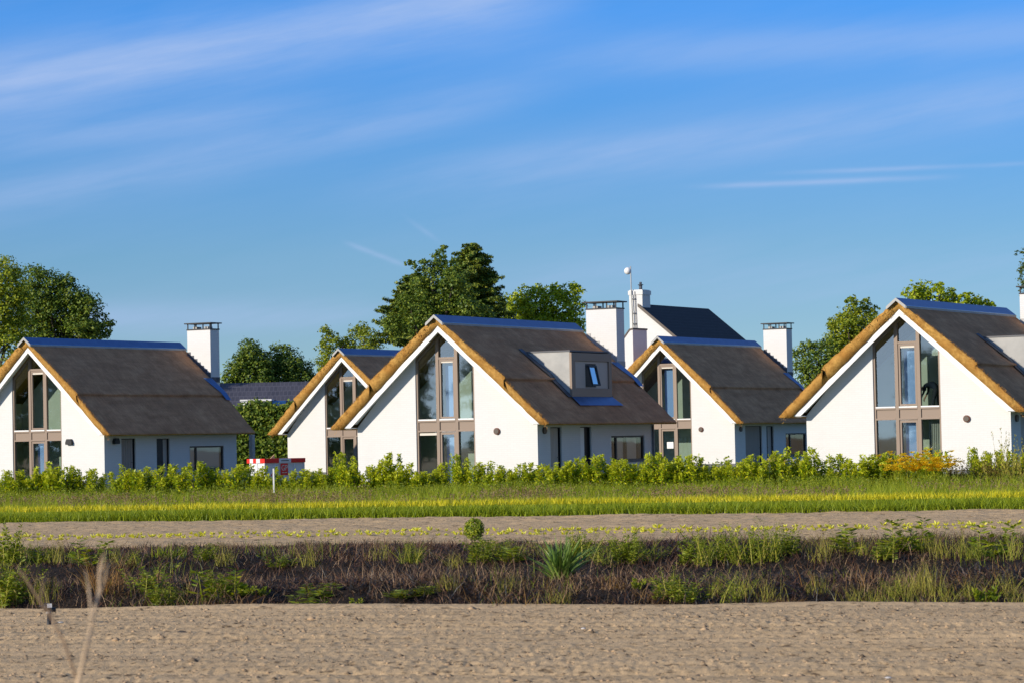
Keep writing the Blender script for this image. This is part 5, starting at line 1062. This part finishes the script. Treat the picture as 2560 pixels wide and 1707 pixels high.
for k, (kind, row, c, hp) in enumerate(WL):
    T = ROWT[row] + wr.uniform(-.4, .5); X, Y = fx(c, T, 1300); H = hp * 2560 / 2352 / 7000 * Y * 1.05; nm, ph = WN[kind]; o = link(nm, WK[kind][k % len(WK[kind])])
    z = float(h_bed(np.array([X]), np.array([T]))[0]); o.location = (X, Y, z - .01); wsc = (.75 + .5 * H) if kind != 'low' else H * .7; o.scale = (wsc, wsc, H); o.rotation_euler = (0, 0, wr.uniform(0, 6.28))
    third = 'left of the ball bush' if c < 1085 else 'between ball bush and spiky plant' if c < 1290 else 'right of the spiky plant' if c < 2045 else 'below the daylilies or beyond'
    tag(o, f"{ph}, {'near' if row == 1 else 'far'} dark row, {third}", 'weed', 'single weeds on the dark bed')
def sword_plant():
    r = empty('sword_leaved_plant', (0, 0, 0)); X, Y = fx(1290, 30.9, 1340); r.location = (X, Y, .10); tag(r, 'big spiky plant with long sword-shaped leaves on the near dark row', 'plant')
    n = 150; az = wr.uniform(0, 6.28, n); ln = np.column_stack([np.cos(az), np.sin(az)]) * (wr.uniform(0, 1, n) ** .8 * 1.15)[:, None]; B = np.column_stack([wr.normal(size=n) * .04, wr.normal(size=n) * .04, np.zeros(n)])
    pb = PB(); pb.blades(blades(B, wr.uniform(.34, .60, n), .034, ln, wr, 4, .35), 0); link('leaves', pb.mesh('leaves', [LM['sword']]), r)
    s = MB(); s.tube([(.12, 0, 0), (.125, 0, .3), (.13, 0, .66)], [.010, .008, .004], 6); s.build('flower_stalk', LM['olive'], r)
sword_plant()
def ball_bush():
    X, Y = fx(1090, 46.3, 1245); r = empty('ball_bush', (X, Y, -.05)); tag(r, 'small ball-shaped bush standing alone at the far edge of the dark bed', 'bush'); R = .165; zc = .30
    n = 900; d = unit(n, wr); P = d * (R * wr.uniform(.55, 1.08, n) ** .6)[:, None] * np.array([1, 1, 1.12]) + np.array([0, 0, zc]); V, F = leaf_quads(P, norm(d + wr.normal(size=(n, 3)) * .6), .055, .026, wr); link('foliage', np_mesh('foliage', V, [F], LM['light']), r)
    s = MB(); s.tube([(0, 0, -.05), (0, 0, .2)], [.014, .01], 6); s.build('stem', MT['bark'], r)
ball_bush()
def strap_clump():
    X, Y = fx(388, 36.4, 1300); n = 110; B = np.column_stack([wr.normal(size=n) * .10, wr.normal(size=n) * .06, np.zeros(n)]); pb = PB(); pb.blades(blades(B, wr.uniform(.18, .36, n), .022, wr.normal(size=(n, 2)) * .65, wr, 3), 0)
    o = link('strap_leaved_clump', pb.mesh('strap_leaved_clump', [LM['bright']])); o.location = (X, Y, .12); tag(o, 'bright green clump of arching strap leaves on the dark bed', 'plant')
strap_clump()
# ------------------------------------------------------------------ two rows of small yellow plants on the far sand
def yellow_mesh(rng):
    pb = PB(); n = int(rng.integers(9, 16)); az = rng.uniform(0, 6.28, n); d = np.column_stack([np.cos(az), np.sin(az), rng.uniform(.3, 1.6, n)]); L = rng.uniform(.05, .095, n); d = norm(d); P = d * (L * .6)[:, None]; bb = norm(np.cross(d, rng.normal(size=(n, 3))))
    V = np.stack([P - d * L[:, None] * .5, P + bb * .014, P + d * L[:, None] * .5, P - bb * .014], axis=1).reshape(-1, 3); pb.leaves(V, np.arange(4 * n).reshape(n, 4), 0); return pb.mesh('yellow_plant', [LM['yellow']])
YM = [yellow_mesh(wr) for _ in range(8)]
k = 0
for T, lab in ((51.0, 'tiny yellow-leaved plant in the nearer of the two rows on the sand'), (52.7, 'tiny yellow-leaved plant in the farther of the two rows on the sand')):
    X = -10.6
    while X < 10.6:
        X += wr.uniform(.11, .19); t = T + wr.normal() * .12; p = fld(np.array([X]), np.array([t]))[0]; o = link('yellow_plant', YM[k % 8]); k += 1
        s_ = wr.uniform(.6, 1.35); o.location = (p[0], p[1], float(h_mid(np.array([X]), np.array([t]))[0]) + .005); o.scale = (s_, s_, s_); o.rotation_euler = (0, 0, wr.uniform(0, 6.28)); tag(o, lab, 'plant', 'rows of small yellow plants on the sand')
# ------------------------------------------------------------------ foreground: sprinkler, stones, clods, dry stalks
def sprinkler():
    X, Y = -4.51, 27.0; r = empty('sprinkler', (X, Y, 0.0), 0.3); r.scale = (1.5, 1.5, 1.08); tag(r, 'small black sprinkler head on a short riser in the near field', 'sprinkler')
    s = MB(); s.tube([(0, 0, -.1), (0.004, 0, .11)], [.016, .014], 10); s.build('riser', MT['black'], r)
    b = MB(); b.tube([(0, 0, .108), (0, 0, .135)], [.02, .017], 10); b.build('collar', MT['cladding'], r)
    h = MB(); h.tube([(-.005, 0, .135), (-.012, 0, .165), (-.012, 0, .205)], [.020, .026, .016], 10); h.tube([(.0, 0, .15), (.035, 0, .145), (.04, 0, .125)], [.018, .022, .010], 8); h.build('body', MT['black'], r)
    n = MB(); n.tube([(-.01, 0, .172), (-.06, -.01, .18)], [.012, .008], 8); n.build('nozzle', MT['black'], r)
    a = MB(); a.box(-.012, .018, -.03, -.018, .165, .20); a.build('swing_arm', MT['white'], r)
sprinkler()
def stone(name, px, py, rad, m, lab, sq=(1.3, 1, .6)):
    d = at(px, py, 1.0) - np.array([0, 0, HC]); t = -HC / d[2]; X, Y = d[0] * t, d[1] * t; b = MB(); b.ball((0, 0, 0), rad, 12, 8, sq=sq); rg = np.random.default_rng(int(px))
    b.v = [(x * (1 + .25 * (rg.random() - .5)), y * (1 + .25 * (rg.random() - .5)), z * (1 + .25 * (rg.random() - .5))) for x, y, z in b.v]; o = b.build(name, m); o.location = (X, Y, rad * .3); tag(o, lab, 'stone')
MS = noisy('pale_pebble', (0.45, 0.42, 0.38), (0.62, 0.59, 0.55), nscale=30); MD = noisy('dark_clod', (0.05, 0.042, 0.036), (0.10, 0.08, 0.065), nscale=30)
stone('stone', 140, 1434, .035, MS, 'rounded pale stone right beside the sprinkler foot'); stone('clod', 416, 1456, .035, MD, 'dark clod lying alone in the near field, right of the dry stalks', (1.7, 1, .7)); stone('clod', 1203, 1433, .03, MD, 'dark greenish clod in the middle of the near field', (1.2, 1, .8))
stone('stone', 1216, 1436, .022, MS, 'pale pebble beside the dark clod in the middle of the near field'); stone('stone', 2040, 1559, .022, MS, 'white pebble near the bottom edge, right half of the near field'); stone('clod', 1604, 1554, .022, MD, 'small dark clod near the bottom edge, right of the middle'); stone('stone', 1340, 1444, .018, MS, 'single white pebble in the near field right of the middle clods')
def clods():
    rg = np.random.default_rng(91); n = 14000; X = rg.uniform(-8, 8, n); T = 18 + 10.3 * rg.uniform(0, 1, n) ** 1.1; P = fld(X, T); z = h_near(X, T); s = .0062 * np.exp(rg.normal(size=n) * .5)
    oct_ = np.array([[1, 0, 0], [-1, 0, 0], [0, 1, 0], [0, -1, 0], [0, 0, 1], [0, 0, -1]], float); F0 = np.array([[0, 2, 4], [2, 1, 4], [1, 3, 4], [3, 0, 4], [2, 0, 5], [1, 2, 5], [3, 1, 5], [0, 3, 5]])
    V = oct_[None] * (1 + .7 * (rg.random((n, 6, 3)) - .5)) * s[:, None, None] * np.array([1.5, 1.2, .9]) + np.column_stack([P, z])[:, None, :]; F = (F0[None] + (np.arange(n) * 6)[:, None, None]).reshape(-1, 3)
    tag(link('soil_clods', np_mesh('soil_clods', V.reshape(-1, 3), [F], CLODM)), kind='stuff')
CLODM = leaf_mat('clod', [(0.12, 0.09, 0.06), (0.28, 0.20, 0.125), (0.40, 0.28, 0.17), (0.50, 0.355, 0.215)], 0.0, 0.95, 0.1); clods()
def stalk(lab, Y, pts, rads, twigs, m):
    P = [at(px, py, Y + dy) for px, py, dy in pts]; b0 = Vector((P[0][0] + (P[0][0] - P[1][0]) * .3, P[0][1], 0)); r = empty('dry_stalk', b0); tag(r, lab, 'dry stalk', 'dry stalks in the foreground')
    t = MB(); t.tube([Vector((0, 0, -.15))] + [Vector(p) - b0 for p in P], [rads[0]] + rads, 8); t.build('stem', m, r)
    for tw in twigs:
        w = MB(); Q = [Vector(at(px, py, Y + dy)) - b0 for px, py, dy in tw]; w.tube(Q, [0.0024 - .0016 * i / (len(Q) - 1) for i in range(len(Q))], 6); w.build('twig', m, r)
DRY1 = noisy('pale_dry_stalk', (0.50, 0.36, 0.22), (0.62, 0.47, 0.31), (1, 1, .2), 20); DRY2 = noisy('brown_dry_stalk', (0.17, 0.11, 0.065), (0.26, 0.175, 0.105), (1, 1, .2), 20)
stalk('pale dry stalk leaning right at the lower left, close to the camera', 5.0, [(178, 1568, 0), (203, 1470, 0), (224, 1370, 0.05), (236, 1300, 0.1), (242, 1265, 0.1)], [.0040, .0035, .0027, .0017, .0008], [[(212, 1435, 0), (204, 1350, .05), (196, 1310, .1)], [(222, 1385, .05), (240, 1335, .1), (250, 1290, .15)], [(228, 1350, .05), (228, 1300, .1), (236, 1270, .1)]], DRY1)
stalk('thin brown dry stalk leaning left at the lower left, close to the camera', 5.3, [(176, 1560, 0), (150, 1480, 0), (120, 1420, .05), (92, 1380, .1), (60, 1330, .1), (36, 1296, .15)], [.0028, .0026, .0025, .0022, .0016, .0008], [[(92, 1380, .1), (98, 1340, .15), (112, 1312, .2)], [(120, 1420, .05), (108, 1380, .1), (100, 1350, .1)]], DRY2)
